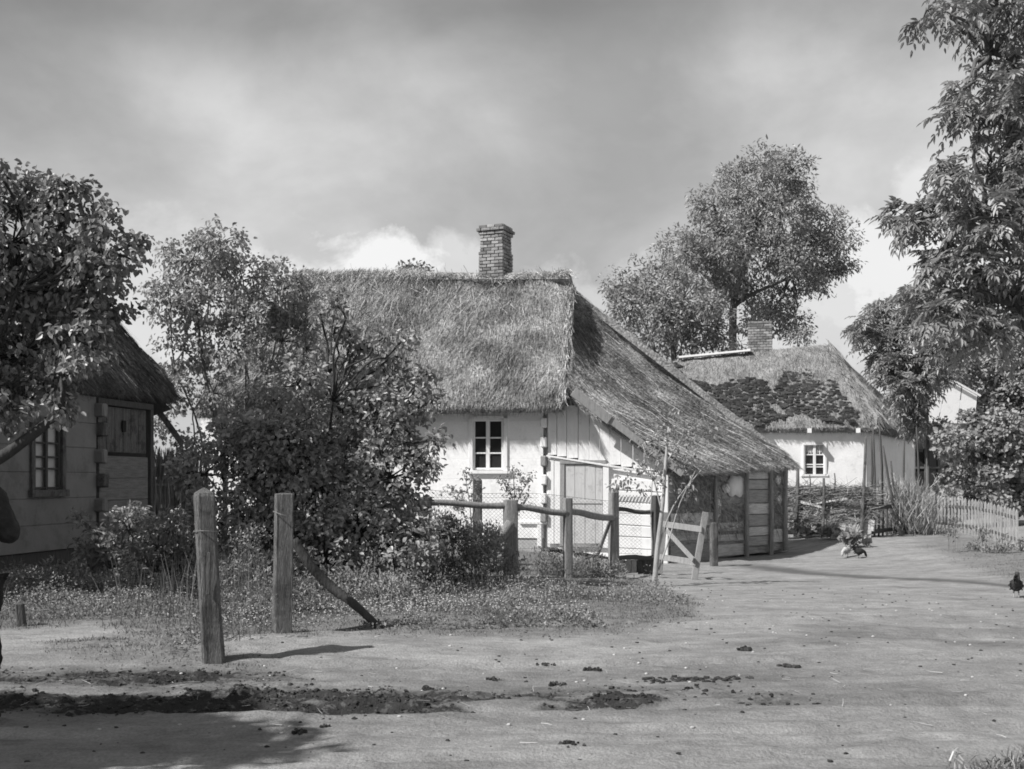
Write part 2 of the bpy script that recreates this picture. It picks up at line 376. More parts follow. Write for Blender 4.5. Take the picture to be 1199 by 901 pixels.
        return o
    def solo(s, name, m, label, cat, base, group=None, smooth=False):   # one mesh that is a whole thing, origin at its base
        V = np.vstack(s.V)
        e = bpy.data.objects.new('tmp', None); e.location = base; o = s.build(name, m, e, smooth); o.parent = None; o.location = base
        bpy.data.objects.remove(e); tag(o, label, cat, group); return o
def tag(o, label=None, cat=None, group=None, kind=None):
    if label: o['label'] = label
    if cat: o['category'] = cat
    if group: o['group'] = group
    if kind: o['kind'] = kind
    return o
def thing(name, label, cat, loc, group=None):
    o = bpy.data.objects.new(name, None); COL.objects.link(o); o.location = loc; o.empty_display_size = .2
    return tag(o, label, cat, group)
def copy_thing(o, loc, label, rz=0, scale=1):
    def cp(a, par):
        c = a.copy(); COL.objects.link(c); c.parent = par
        for ch in list(a.children): cp(ch, c)
        return c
    c = cp(o, None); c.location = loc; c.rotation_euler = (0, 0, rz); c.scale = (scale,)*3; c['label'] = label; return c

# ------------------------------------------------------------------ ground
def poly_mask(x, y, pts, soft=.25, nz=.35):
    P = np.array([tuple(gp(u, v))[:2] for u, v in pts]); x2 = x+nz*fbm(x*1.3, y*1.3, 4); y2 = y+nz*fbm(x*1.3+30, y*1.3+7, 4)
    ins = np.zeros(x.shape, bool); dist = np.full(x.shape, 1e9)
    for i in range(len(P)):
        x1, y1 = P[i]; x3, y3 = P[(i+1) % len(P)]
        c = ((y1 > y2) != (y3 > y2)); t = (x3-x1)*(y2-y1)/((y3-y1) if y3 != y1 else 1e-9)+x1
        ins ^= (c & (x2 < t))
        dx, dy = x3-x1, y3-y1; L2 = dx*dx+dy*dy+1e-9; tt = np.clip(((x2-x1)*dx+(y2-y1)*dy)/L2, 0, 1)
        dist = np.minimum(dist, np.hypot(x2-x1-tt*dx, y2-y1-tt*dy))
    sd = np.where(ins, dist, -dist); return sstep(sd, -soft, soft)
GRASS1 = [(-420, 690), (-420, 722), (30, 738), (110, 728), (220, 760), (300, 742), (420, 742), (560, 744), (730, 742), (822, 724), (800, 700), (735, 678), (690, 655), (560, 640), (-200, 640)]
GRASS2 = [(60, 752), (130, 746), (250, 756), (330, 770), (300, 784), (180, 778), (80, 766)]
GRASS3 = [(1080, 640), (1130, 662), (1230, 690), (1330, 690), (1330, 632), (1190, 636), (1090, 622)]
GRASS4 = [(-500, 632), (700, 640), (780, 655), (905, 640), (880, 622), (600, 600), (-500, 610)]
def lin(a, b, n): return np.linspace(a, b, n, endpoint=False)
ys = np.concatenate([lin(-60, -8, 20), lin(-8, 4, 40), lin(4, 12, 230), lin(12, 30, 300), lin(30, 60, 100), lin(60, 200, 50), np.linspace(200, 1500, 14)])
xs = np.concatenate([np.linspace(-1200, -60, 10, endpoint=False), lin(-60, -14, 40), lin(-14, -5, 90), lin(-5, 5, 260), lin(5, 14, 160), lin(14, 60, 50), np.linspace(60, 1200, 10)])
X, Y_ = np.meshgrid(xs, ys, indexing='xy')
Z = ground(X, Y_)
def grass_amount(x, y):
    g = np.maximum(np.maximum(poly_mask(x, y, GRASS1, .25), poly_mask(x, y, GRASS2, .2, .2)*.9), np.maximum(poly_mask(x, y, GRASS3, .5)*.7, poly_mask(x, y, GRASS4, .3)*.6))
    return np.maximum(g, sstep(np.hypot(x, y-20), 30, 45))
GM = grass_amount(X, Y_)
MM = mudw(X, Y_)
gd_ = shadow_side(X, Y_)+.05*fbm(X*2, Y_*1.2, 3)
shadow_strip = np.exp(-np.abs(gd_/(.20+.030*(Y_-13)))**3)*sstep(Y_, 12.5, 14)*(1-sstep(Y_, 23, 24.6))  # mask of the painted shadow strip
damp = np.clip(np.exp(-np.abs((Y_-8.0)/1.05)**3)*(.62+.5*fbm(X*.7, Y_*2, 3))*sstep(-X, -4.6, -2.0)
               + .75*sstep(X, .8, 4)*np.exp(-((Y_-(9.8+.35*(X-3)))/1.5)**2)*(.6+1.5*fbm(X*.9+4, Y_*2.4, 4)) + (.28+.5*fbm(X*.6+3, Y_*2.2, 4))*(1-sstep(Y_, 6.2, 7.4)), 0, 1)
me = bpy.data.meshes.new('ground')
b = MB(); b.grid(np.stack([X, Y_, Z], -1).transpose(1, 0, 2), r=.5)
g = b.build('ground', 'stone', None, True); g['kind'] = 'structure'
for nm, A in (('grassy', GM), ('muddy', MM), ('damp', damp), ('shadow_line', shadow_strip)):
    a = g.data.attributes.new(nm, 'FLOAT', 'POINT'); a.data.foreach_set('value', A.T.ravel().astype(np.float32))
m = bpy.data.materials.new('village_earth'); m.use_nodes = True; t = m.node_tree; p = t.nodes['Principled BSDF']
c = nn(t, 'ShaderNodeTexCoord')
def tn(sc, st=(1, 1, 1), d=8, ro=.6):
    mp = nn(t, 'ShaderNodeMapping'); mp.inputs['Scale'].default_value = st; t.links.new(c.outputs['Object'], mp.inputs[0])
    n = nn(t, 'ShaderNodeTexNoise'); n.inputs['Scale'].default_value = sc; n.inputs['Detail'].default_value = d; n.inputs['Roughness'].default_value = ro
    t.links.new(mp.outputs[0], n.inputs['Vector']); return n.outputs[0]
at = {k: nn(t, 'ShaderNodeAttribute', attribute_name=k).outputs['Fac'] for k in ('grassy', 'muddy', 'damp', 'shadow_line')}
big = ramp(t, tn(.9, (1, 1.9, 1)), [(.3, .78), (.7, 1.14)]); med = ramp(t, tn(5, (1, 2.0, 1)), [(.3, .82), (.7, 1.12)]); fin = ramp(t, tn(55), [(.3, .76), (.7, 1.18)])
sand = math_(t, 'MULTIPLY', math_(t, 'MULTIPLY', math_(t, 'MULTIPLY', big, med), fin), .285)
spk = ramp(t, tn(28, (1, 1, 1), 3), [(.66, 1), (.72, .55)])
sand = math_(t, 'MULTIPLY', sand, spk)
def mixf(f, a, b_):
    n = nn(t, 'ShaderNodeMix', data_type='FLOAT'); n.clamp_factor = True
    for i, v in ((0, f), (2, a), (3, b_)):
        if isinstance(v, (int, float)): n.inputs[i].default_value = v
        else: t.links.new(v, n.inputs[i])
    return n.outputs[0]
strk = ramp(t, tn(1.3, (1, 2.6, 1), 8, .7), [(.3, .70), (.5, 1.0), (.7, 1.12)]); sand = math_(t, 'MULTIPLY', sand, strk)
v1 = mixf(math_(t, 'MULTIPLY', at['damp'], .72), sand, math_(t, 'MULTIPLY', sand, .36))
gcol = math_(t, 'MULTIPLY', math_(t, 'MULTIPLY', med, fin), .15)
v2 = mixf(math_(t, 'MULTIPLY', at['grassy'], ramp(t, tn(7), [(.35, .45), (.6, 1.0)])), v1, gcol)
v3 = mixf(math_(t, 'MULTIPLY', math_(t, 'MULTIPLY', at['muddy'], ramp(t, tn(14, (1, 1.6, 1)), [(.38, .5), (.6, 1.5)])), 1.25, clamp=True), v2, math_(t, 'MULTIPLY', math_(t, 'MULTIPLY', med, fin), .038))
v3 = mixf(math_(t, 'MULTIPLY', at['shadow_line'], .85), v3, math_(t, 'MULTIPLY', fin, .09))  # darkens the earth along the strip in place of a cast shadow
cc = nn(t, 'ShaderNodeCombineColor')
for i in range(3): t.links.new(v3, cc.inputs[i])
t.links.new(cc.outputs[0], p.inputs['Base Color']); p.inputs['Roughness'].default_value = .95; p.inputs['Specular IOR Level'].default_value = .15
bp = nn(t, 'ShaderNodeBump'); bp.inputs['Strength'].default_value = 1.0; bp.inputs['Distance'].default_value = .03
hh = math_(t, 'ADD', math_(t, 'MULTIPLY', tn(9, (1, 1.8, 1)), .7), math_(t, 'MULTIPLY', tn(45), .45)); t.links.new(hh, bp.inputs['Height']); t.links.new(bp.outputs[0], p.inputs['Normal'])
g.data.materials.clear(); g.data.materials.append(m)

# scattered stuff on the ground
def scatter(n, x0, x1, y0, y1, dens):
    x = rs.uniform(x0, x1, n); y = rs.uniform(y0, y1, n); k = rs.rand(n) < dens(x, y); return x[k], y[k]
def rdir(n, up=1.0, spread=.5):
    d = rs.normal(0, spread, (n, 3)); d[:, 2] = np.abs(d[:, 2])+up; return d/np.linalg.norm(d, axis=1)[:, None]
b = MB()
x, y = scatter(520000, -11, 14, 8.4, 27, lambda x, y: np.clip(grass_amount(x, y), 0, 1)*np.clip(.55+1.4*fbm(x*1.2, y*1.2, 3), .04, 1)*np.clip(14/y, .4, 1)**1.5*(np.abs(x) < y*.5))
n = len(x); O = np.stack([x, y, ground(x, y)-.005], -1)
hgt = rs.uniform(.015, .045, n)*(1+1.0*sstep(fbm(x*.8+9, y*.8, 3), .1, .5))
b.straws(O, rdir(n, 1, .55), hgt, .006, sag=.25)
tag(b.build('grass', 'grass'), 'short trampled grass on the verge in front of the cottage', None, None, 'stuff')

# ------------------------------------------------------------------ thatched roofs
def thatch(b, fn, nu, nv, thick, nstraw, slen=(.25, .55), sw=.010, lump=.05, eave_fringe=0, verge=(0, 0), lat=1.0, loose=0.15, rdn=.5, round_top=.0, flare=.12, tsh=0.0):
    """fn(s, t) -> point; s 0 at the ridge, 1 at the eave. Adds a thick lumpy slab and loose straw to b."""
    s = np.linspace(0, 1, nu); t = np.linspace(0, 1, nv); S, T = np.meshgrid(s, t, indexing='ij')
    def surf(S, T):
        P = fn(S, T); e = 1e-3
        Nn = np.cross(fn(S, T+e)-fn(S, T-e), fn(S+e, T)-fn(S-e, T)); Nn = Nn/(np.linalg.norm(Nn, axis=-1)[..., None]+1e-12)
        Nn = Nn*np.where(Nn[..., 2:3] < 0, -1, 1)
        return P, Nn
    P, Nn = surf(S, T)
    k = P[..., 0]*lat+P[..., 1]*.6; kz = P[..., 2]
    d = lump*(1.2*fbm(k*.9, kz*.9, 3)+.7*fbm(k*4, kz*1.6, 3)+.35*fbm(k*12, kz*5, 2))
    d = d-flare*sstep(S, .93, 1.0)-round_top*(1-sstep(S, 0, .06))
    if verge[0]: d = d-.10*(1-sstep(T, 0, .03))
    if verge[1]: d = d-.10*sstep(T, .97, 1)
    Top = P+Nn*d[..., None]; Bot = P-Nn*thick
    Bot[-1] = Bot[-1]+.0
    b.grid(Top, r=rdn); b.grid(Bot[:, ::-1], r=rdn*.5)
    for A, B in ((Top[-1], Bot[-1]), (Bot[0], Top[0]), (Bot[:, -1], Top[:, -1]), (Top[:, 0], Bot[:, 0])):
        n = 5; w = np.linspace(0, 1, n)[:, None, None]; Pp = A[None]*(1-w)+B[None]*w
        Pp = Pp+rs.normal(0, .012, Pp.shape); Pp[0] = A; Pp[-1] = B
        b.grid(Pp, r=rdn*.6)
    def top_at(Sx, Tx):
        P, Nn = surf(Sx, Tx); k = P[..., 0]*lat+P[..., 1]*.6; kz = P[..., 2]
        d = lump*(1.2*fbm(k*.9, kz*.9, 3)+.7*fbm(k*4, kz*1.6, 3)+.35*fbm(k*12, kz*5, 2))-flare*sstep(Sx, .93, 1)
        return P+Nn*d[..., None], Nn
    q = rs.rand(nstraw); tt = rs.rand(nstraw); O, Nn = top_at(q, tt); e = 2e-3
    D = fn(q+e, tt)-fn(q-e, tt); D /= np.linalg.norm(D, axis=1)[:, None]
    Lt = fn(q, tt+e)-fn(q, tt-e); Lt /= np.linalg.norm(Lt, axis=1)[:, None]+1e-9
    ang = .35*fbm(O[:, 0]*.8+3, O[:, 2]*.8, 3)+rs.normal(0, loose, nstraw)
    D2 = D+Lt*ang[:, None]+Nn*rs.uniform(-.02, .06, nstraw)[:, None]
    L = rs.uniform(*slen, nstraw)*np.where(rs.rand(nstraw) < .04, 1.8, 1)
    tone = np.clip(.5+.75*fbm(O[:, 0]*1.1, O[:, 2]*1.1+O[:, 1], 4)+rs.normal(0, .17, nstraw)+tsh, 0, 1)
    b.straws(O-D*L[:, None]*.4+Nn*.012, D2, L, rs.uniform(.6, 1.4, nstraw)*sw, r=tone)
    if eave_fringe:
        n = eave_fringe; tt = rs.rand(n); w = rs.rand(n)**1.3; q = np.full(n, 1.0); P, Nn = surf(q, tt)
        D = fn(q, tt)-fn(q-.01, tt); D /= np.linalg.norm(D, axis=1)[:, None]
        O = P-Nn*(w*thick*.97+flare*(1-w)*.8)[:, None]-D*.14
        D2 = D+rs.normal(0, .22, (n, 3)); D2[:, 2] -= .25
        b.straws(O, D2, rs.uniform(.10, .26, n), sw, r=rs.uniform(.1, .9, n))
    for side in (0, 1):
        if verge[side]:
            n = verge[side]; q = rs.rand(n); tt = np.full(n, float(side)); w = rs.rand(n); P, Nn = surf(q, tt)
            D = fn(q+e, tt)-fn(q-e, tt); D /= np.linalg.norm(D, axis=1)[:, None]; Lt = fn(q, tt)-fn(q, tt-.01) if side else fn(q, tt)-fn(q, tt+.01)
            Lt /= np.linalg.norm(Lt, axis=1)[:, None]+1e-9
            O = P-Nn*(w*thick+.05)[:, None]-Lt*.03-D*.1
            b.straws(O, D+Lt*rs.uniform(.0, .45, n)[:, None]+rs.normal(0, .15, (n, 3)), rs.uniform(.12, .3, n), sw, r=rs.uniform(.1, .9, n))
def bil(A, B, C, D, bend=None):
    """corners: top at t=0, top at t=1, eave at t=0, eave at t=1"""
    A, B, C, D = [np.array(tuple(q)) for q in (A, B, C, D)]
    def f(s, t):
        s = np.asarray(s, float)[..., None]; t = np.asarray(t, float)[..., None]
        P = (A*(1-t)+B*t)*(1-s)+(C*(1-t)+D*t)*s
        if bend is not None: P = P+bend(s, t)
        return P
    return f
def brick_stack(b, cx, cy, z0, z1, w, d, rot, cap=None, cell=.085, blen=.24):
    M = Matrix.Rotation(rot, 3, 'Z'); z = z0; k = 0
    while z < z1:
        ww, dd = w, d
        if cap: 
            for (za, zb, ex) in cap:
                if za <= z-z0 < zb: ww += ex; dd += ex
        for sd in range(4):
            L = ww if sd % 2 == 0 else dd; off = dd/2 if sd % 2 == 0 else ww/2
            nb = max(2, int(round(L/blen))); ln = L/nb; ph = (k % 2)*.5*ln
            x = -L/2
            edges = [-L/2]+[e for e in np.arange(-L/2+(ph if ph else ln), L/2-.03, ln)]+[L/2]
            for e0, e1 in zip(edges[:-1], edges[1:]):
                if e1-e0 < .03: continue
                c = Vector(((e0+e1)/2, -off+.05, 0)); c = Matrix.Rotation(sd*math.pi/2, 3, 'Z') @ c
                if sd % 2: pass
                c = M @ c; Mx = M @ Matrix.Rotation(sd*math.pi/2, 3, 'Z')
                b.box((cx+c.x+rs.uniform(-.006, .006), cy+c.y+rs.uniform(-.006, .006), z+cell/2), (e1-e0-.014, .11, cell-.014), Mx, .008, rs.rand(), .003)
        z += cell; k += 1

# ================================================================== the main cottage
PSI = math.atan(.22); aV = Vector((math.cos(PSI), -math.sin(PSI), 0)); nV = Vector((-math.sin(PSI), -math.cos(PSI), 0)); bV = -nV
ROT = Matrix((aV, bV, Vector((0, 0, 1)))).transposed()
def fac(u, v, out=0.0):                # the point of the front wall seen at (u, v), moved out of the wall
    k = (u-CU)/F; Yc = (24.8+.22*.696)/(1+.22*k); 
    off = out/math.cos(PSI); Yc = (24.8+.22*.696-off)/(1+.22*k)
    return ray(u, v, Yc)
def wbox(b, u0, v0, u1, v1, out, th, **k):       # a board on the wall between two opposite corners seen in the photo
    p = fac(u0, v0, out); q = fac(u1, v1, out); um = k.get('uz', (u0+u1)/2); p.z = fac(um, v0, out).z; q.z = fac(um, v1, out).z; h = abs(p.z-q.z); L = (Vector((q.x, q.y, 0))-Vector((p.x, p.y, 0))).length
    c = (p+q)/2+bV*th/2; b.box(c, (L, th, h), ROT, k.get('ch', .006), k.get('r'), k.get('jit', 0))
house = thing('thatched_cottage', 'whitewashed thatched cottage with brick chimney and low shed under its sweeping roof', 'cottage', (0.7, 24.8, 0))
# log wall: courses of squared logs round the window opening (u 555-588, v 491-549)
b = MB(); zt = [630, 607, 583, 561, 538, 515, 493, 468, 452]
hole = (553, 490, 590, 551)
for i in range(len(zt)-1):
    v0, v1 = zt[i], zt[i+1]
    ins = .005*rs.rand()
    segs = [(235, 636)]
    if v1 < hole[3] and v0 > hole[1]: segs = [(235, hole[0]), (hole[2], 636)]
    for (ua, ub) in segs: wbox(b, ua, v0, ub, v1+.03, ins, .18, ch=.006, uz=571)
wbox(b, hole[0], 561, hole[2], 551, .004, .17); wbox(b, hole[0], 490, hole[2], 468, .006, .17)
wall = b.build('wall', 'whitewash', house)
b = MB(); wbox(b, 235, 655, 636, 630.5, -.03, .2, ch=.02, uz=571); b.build('plinth', 'mortar', house)
b = MB()                                       # rear and end walls
O0 = fac(235, 640); O1 = fac(636, 640)
for (p, q) in ((O0+bV*.2, O0+bV*5.8), (O0+bV*5.8, O1+bV*5.8+aV*.0), (O1+bV*.2, O1+bV*5.8)):
    b.beam((p.x, p.y, 1.55), (q.x, q.y, 1.55), 3.4, .18)
b.build('rear_wall', 'whitewash', house)
# corner: alternating log ends
for i, v in enumerate([612, 590, 568, 546, 524, 501, 480]):
    b = MB(); wbox(b, 632.5, v, 639.5, v-12, .10, .16, ch=.02, jit=.006); b.build('log_end', 'whitewash' if i % 3 else 'pale_wood', house)
b = MB(); wbox(b, 629, 640, 634, 614, .05, .12); wbox(b, 608, 614, 640, 611, .06, .10); b.build('corner_post', 'whitewash_board', house)
# window
win = MB()
for r_ in ((549, 487, 553.5, 552), (589.5, 487, 594, 552), (549, 487, 594, 490.6), (546, 551, 597, 555)):
    wbox(win, r_[0], r_[1], r_[2], r_[3], .05 if r_[1] < 551 else .09, .09)
frame = win.build('window', 'whitewash_board', house)
b = MB()
for (u0, v0, u1, v1) in ((553.6, 491, 556, 550.5), (587, 491, 589.4, 550.5), (569, 491, 573.4, 550.5), (556, 548, 569, 550.4), (573.4, 548, 587, 550.4), (556, 491, 569, 493.6), (573.4, 491, 587, 493.6)):
    wbox(b, u0, v0, u1, v1, -.02, .05, ch=.004)
for v in (512, 530):
    wbox(b, 556.2, v, 568.8, v+1.7, -.025, .03, ch=.003); wbox(b, 573.6, v, 586.8, v+1.7, -.025, .03, ch=.003)
b.build('sash', 'whitewash_board', frame)
b = MB(); wbox(b, 553, 490, 590, 551, -.065, .02); b.build('pane', 'glass', frame)
# lean-to front wall: vertical boards above a sagging rail, rough boards and the door below
b = MB()
cols = [(641, 652), (652, 663.5), (663.5, 677), (677, 690), (690, 702), (702, 714), (714, 727), (727, 741), (741, 754), (754, 768), (768, 781)]
def vtop(u): return 462+(u-672)*.715 if u > 672 else 470
def vrail(u): return 533+(u-641)*.158
for ua, ub in cols:
    um = (ua+ub)/2; p = fac(um, vtop(um)+5, 0); q = fac(um, vrail(um)-1, 0); w = (fac(ub, 550)-fac(ua, 550)).length-.012
    off = rs.uniform(0, .012)
    b.beam(p+nV*off+bV*.02, q+nV*off+bV*.02, .03, w, up=nV, ch=.004, jit=.002)
b.build('gable_boarding', 'whitewash_board', house)
b = MB(); p = fac(640, 534, .03); q = fac(784, 557, .03); b.beam(p, q, .035, .05, jit=.006); b.build('rail', 'whitewash_board', house)
b = MB(); b.grid(np.array([[tuple(fac(u, v, -.06)) for v in (vrail(u), 640+(u-640)*.17)] for u in np.linspace(640, 782, 30)])); b.build('backing', 'whitewash', house)
b = MB()                                         # whitewashed boards left and right of the door
for (u0, u1) in ((641, 649), (649, 656.5)):
    p = fac((u0+u1)/2, 537, -.01); q = fac((u0+u1)/2, 637, -.01); b.beam(p, q, .03, (fac(u1, 550)-fac(u0, 550)).length-.01, up=nV)
k = 0
for v in np.arange(560, 660, 13.5):
    b.beam(fac(716, v, -.01)+Vector((0, 0, -.13)), fac(779, v+3.5, -.01)+Vector((0, 0, -.13)), .24, .04, ch=.012, jit=.006)
wbox(b, 706, 642, 713, 544, .03, .08)
b.build('lower_boarding', 'whitewash_board', house)
b = MB(); p = fac(779.5, 556, .04); q = fac(779.5, 668, .04); b.beam(p, q, .13, .12, up=nV, ch=.015, jit=.006); b.build('corner_post', 'whitewash_board', house)
b = MB(); wbox(b, 655.5, 640, 661, 540, .03, .06); wbox(b, 655.5, 543.5, 711, 539, .04, .05); wbox(b, 655, 641, 711, 637.6, .02, .1)
door = b.build('door', 'pale_wood', house)
b = MB()
for (u0, u1) in ((661.5, 673), (673.3, 685), (685.3, 697), (697.3, 705.6)):
    wbox(b, u0, 586, u1, 544.5, .0, .03, ch=.005); wbox(b, u0, 637, u1, 590, .0, .03, ch=.005)
wbox(b, 661.5, 590, 705.6, 586, .02, .04)
b.build('door_leaf', 'door_paint', door)
# the battered slats under the lean-to roof (broken plaster showing laths)
b = MB()
for i in range(14):
    u = 722+i*4; b.beam(fac(u, 588, .035), fac(u+4, 580, .035), .014, .010, r=.5)
b.build('laths', 'old_wood', house)
# shed side wall
A0 = ray(781, 662, 24.15); A0.z = -.42; A1 = ray(921, 643, 27.5); A1.z = -.30
sd = (A1-A0); sd.z = 0; SL = sd.length; sd.normalize(); sn = Vector((sd.y, -sd.x, 0))      # sn: out of the wall
def side(u, v, out=0.0):
    # intersection of the view ray with the side plane moved out
    d = Vector(((u-CU)/F, 1, (HV-v)/F)); o = Vector((0, 0, CZ)); P0 = A0+sn*out
    tt = (P0-o).dot(sn)/d.dot(sn); return o+d*tt
SR = Matrix((sd, -sn, Vector((0, 0, 1)))).transposed()
def sbox(b, u0, v0, u1, v1, out, th, **k):
    p = side(u0, v0, out); q = side(u1, v1, out); um = (u0+u1)/2; p.z = side(um, v0, out).z; q.z = side(um, v1, out).z; h = abs(p.z-q.z); L = (Vector((q.x, q.y, 0))-Vector((p.x, p.y, 0))).length
    b.box((p+q)/2-sn*th/2, (L, th, h), SR, k.get('ch', .01), k.get('r'), k.get('jit', .004))
b = MB()
us = np.linspace(782, 920, 40); rows = np.linspace(0, 1, 20)
def vb(u): return 662+(u-781)*(-19/140.)
def vt(u): return 549
Pm = np.array([[tuple(side(u, vt(u)*(1-r_)+vb(u)*r_, 0.0+.03*float(fbm(u*.12, r_*6, 3)))) for r_ in rows] for u in us]); b.grid(Pm)
b.build('shed_wall', 'dung_wall', house, True)
def pl_poly(cs, out=.05):
    c = np.mean(np.array(cs), 0); V = []; n = 26
    a_ = np.linspace(0, 2*np.pi, n, endpoint=False)
    for a in a_:
        # radial outline through the rough polygon
        rx = (max(q[0] for q in cs)-min(q[0] for q in cs))/2; rz = (max(q[1] for q in cs)-min(q[1] for q in cs))/2
        rr = 1+.5*float(fbm(math.cos(a)*1.5+c[0], math.sin(a)*1.5+c[1], 2)); V.append((c[0]+rx*rr*math.cos(a), c[1]+rz*rr*math.sin(a)))
    b = MB(); ring = [tuple(side(u, v, out)) for u, v in V]; back = [tuple(side(u, v, -.02)) for u, v in V]; ctr = [tuple(side(c[0], c[1], out+.01))]
    b.add(ring+back+ctr, [(i, i+n if 0 else (i+1) % n, (i+1) % n+n, i+n) for i in range(n)], [(2*n, (i+1) % n, i) for i in range(n)], .9); b.build('plaster_patch', 'whitewash_board', house, True)
pl_poly([(851, 556), (873, 556), (873, 583), (851, 583)]); pl_poly([(835, 575), (845, 575), (845, 608), (835, 608)])
pl_poly([(908, 556), (915, 556), (915, 568), (908, 568)]); pl_poly([(909, 580), (916, 580), (916, 590), (909, 590)]); pl_poly([(846, 566), (856, 566), (856, 578), (846, 578)])
b = MB()                                         # brush stuffed in the wall
n = 2600; uu = rs.uniform(788, 918, n); vv = rs.uniform(552, 622, n)
keep = ~(((uu > 848) & (uu < 875) & (vv < 586)) | ((uu > 875) & (uu < 902)))
uu, vv = uu[keep], vv[keep]; n = len(uu)
O = np.array([tuple(side(a, c_, .03+.03*rs.rand())) for a, c_ in zip(uu, vv)])
D = np.array(tuple(sd))[None]*rs.normal(.5, .6, (n, 1))+np.array([0, 0, 1.])[None]*rs.normal(-.6, .5, (n, 1))+np.array(tuple(sn))[None]*rs.uniform(0, .25, (n, 1))
b.straws(O, D, rs.uniform(.12, .4, n), .012); b.build('brushwood_filling', 'wattle', house)
b = MB()                                         # horizontal boards at the bottom
for (u0, u1, rowsv) in ((786, 838, [(600, 617), (618, 634), (636, 659)]), (838, 873, [(614, 626), (628, 638), (640, 655)]), (904, 919, [(610, 624), (626, 643)])):
    b = MB()
    for (va, vb_) in rowsv:
        sh = (u0-786)*.06; sbox(b, u0, va-sh+1, u1, vb_-sh-1, .05+rs.rand()*.02, .03, jit=.008)
    b.build('boarding', 'old_wood_flat', house)
b = MB(); v = 549
for h, tone in ((13, .9), (12, .45), (16, .25), (13, .95), (14, .3), (11, .85), (12, .35)):
    sbox(b, 877, v, 901, v+h-1, .06, .03, r=tone, jit=.004); v += h
b.build('patched_door', 'old_wood_flat', house)
for (u, v1, w) in ((874.5, 658, .10), (903, 650, .10), (920, 645, .12), (838.5, 622, .08)):
    b = MB(); p = side(u, 546, .12); q = side(u, v1, .12); b.tube([p, (p+q)/2+Vector((rs.uniform(-.02, .02), 0, 0)), q], [w/2, w*.52, w*.56], 8, rough=.08, sub=3); b.build('shed_post', 'fence_wood', house)
b = MB(); b.beam(side(783, 551, .1), side(925, 546, .1), .10, .09, jit=.01); b.build('wall_plate', 'dark_wood', house)
# shed end wall at the back
b = MB(); E = O1+bV*5.0; b.beam((A1.x, A1.y, .75), (E.x, E.y, .75), 2.2, .12); b.build('rear_shed_wall', 'whitewash', house)

# roof
R1 = ray(668, 318, 28.0); RL = ray(345, 322, 30.2); EL = ray(225, 476, 26.0); V0 = ray(657, 468, 24.15)
Rm = (R1+RL)/2
def bend_front(s, t):
    z = np.zeros(np.broadcast(s, t).shape[:-1]+(3,)); 
    z[..., 2] = (-.10*np.sin(np.pi*s)[..., 0]+(.11*np.sin(6*t)+.04*np.sin(17*t+1)+.03*np.sin(31*t))[..., 0]*(1-s[..., 0])-.30*(np.clip((t-.90)/.10, 0, 1.2)**2)[..., 0]*(1-np.clip(s/.25, 0, 1))[..., 0]-.12*np.exp(-((t-.72)/.10)**2)[..., 0]*(1-s[..., 0])**2)
    z[..., 1] = .0; return z
roofb = MB()
fr = bil(RL, R1, EL, V0, bend_front)
thatch(roofb, fr, 90, 240, .34, 95000, slen=(.16, .42), sw=.0065, lump=.085, eave_fringe=16000, verge=(400, 4600), loose=.20)
# long stray straws blown across the slope
n = 380; q = rs.rand(n)*.8; tt = np.clip(rs.normal(.55, .25, n), 0, 1); O = fr(q, tt)+np.array([0, -.03, .06]); 
D = np.array([1, 0, 0])*rs.normal(.2, .8, (n, 1))+(fr(q+.01, tt)-fr(q, tt))*40*rs.uniform(.3, 1.2, (n, 1)); roofb.straws(O, D, rs.uniform(.3, .8, n), .008, r=rs.uniform(.75, 1, n))
R1b = R1+Vector((-.08, .1, -.36)); Vb = ray(670, 457, 24.35); Fb = ray(936, 541, 27.7); Nb = ray(806, 546, 23.85)
def bend_hip(s, t):
    s = np.clip(s, 0, 1)
    z = np.zeros(np.broadcast(s, t).shape[:-1]+(3,))
    z[..., 2] = (-.40*np.sin(np.pi*s**.8)*(1-t)-.08*np.sin(np.pi*s)*t-1.7*np.sin(np.pi*s**.62)*t*(1-t)*(1-s))[..., 0]
    z[..., 2] += (.10*np.sin(2*np.pi*s)*t*(1-t)*2)[..., 0]
    return z
hip = bil(R1b, Vb, Fb, Nb, bend_hip)
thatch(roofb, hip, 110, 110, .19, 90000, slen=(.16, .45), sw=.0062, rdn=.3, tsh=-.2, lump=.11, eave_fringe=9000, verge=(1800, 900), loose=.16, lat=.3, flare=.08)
n = 160; q = rs.rand(n)*.9; tt = rs.rand(n); O = hip(q, tt)+np.array([.03, -.03, .05]); D = (hip(q+.01, tt)-hip(q, tt))*50+rs.normal(0, .15, (n, 3)); roofb.straws(O, D, rs.uniform(.5, 1.1, n), .009, r=np.ones(n))
BL = Vector(EL)+bV*7.6; BR = Vector(V0)+bV*7.6
bk = bil(RL, R1, BL, BR); thatch(roofb, bk, 14, 40, .3, 3000, lump=.06)
bk2 = bil(R1b, R1b+Vector((.05, 0, 0)), BR, Fb+Vector((.0, .3, .0))); thatch(roofb, bk2, 14, 20, .2, 1500, lump=.04)
lh = bil(RL, RL+Vector((0, .05, 0)), EL, BL); thatch(roofb, lh, 20, 40, .3, 3000, lump=.05)
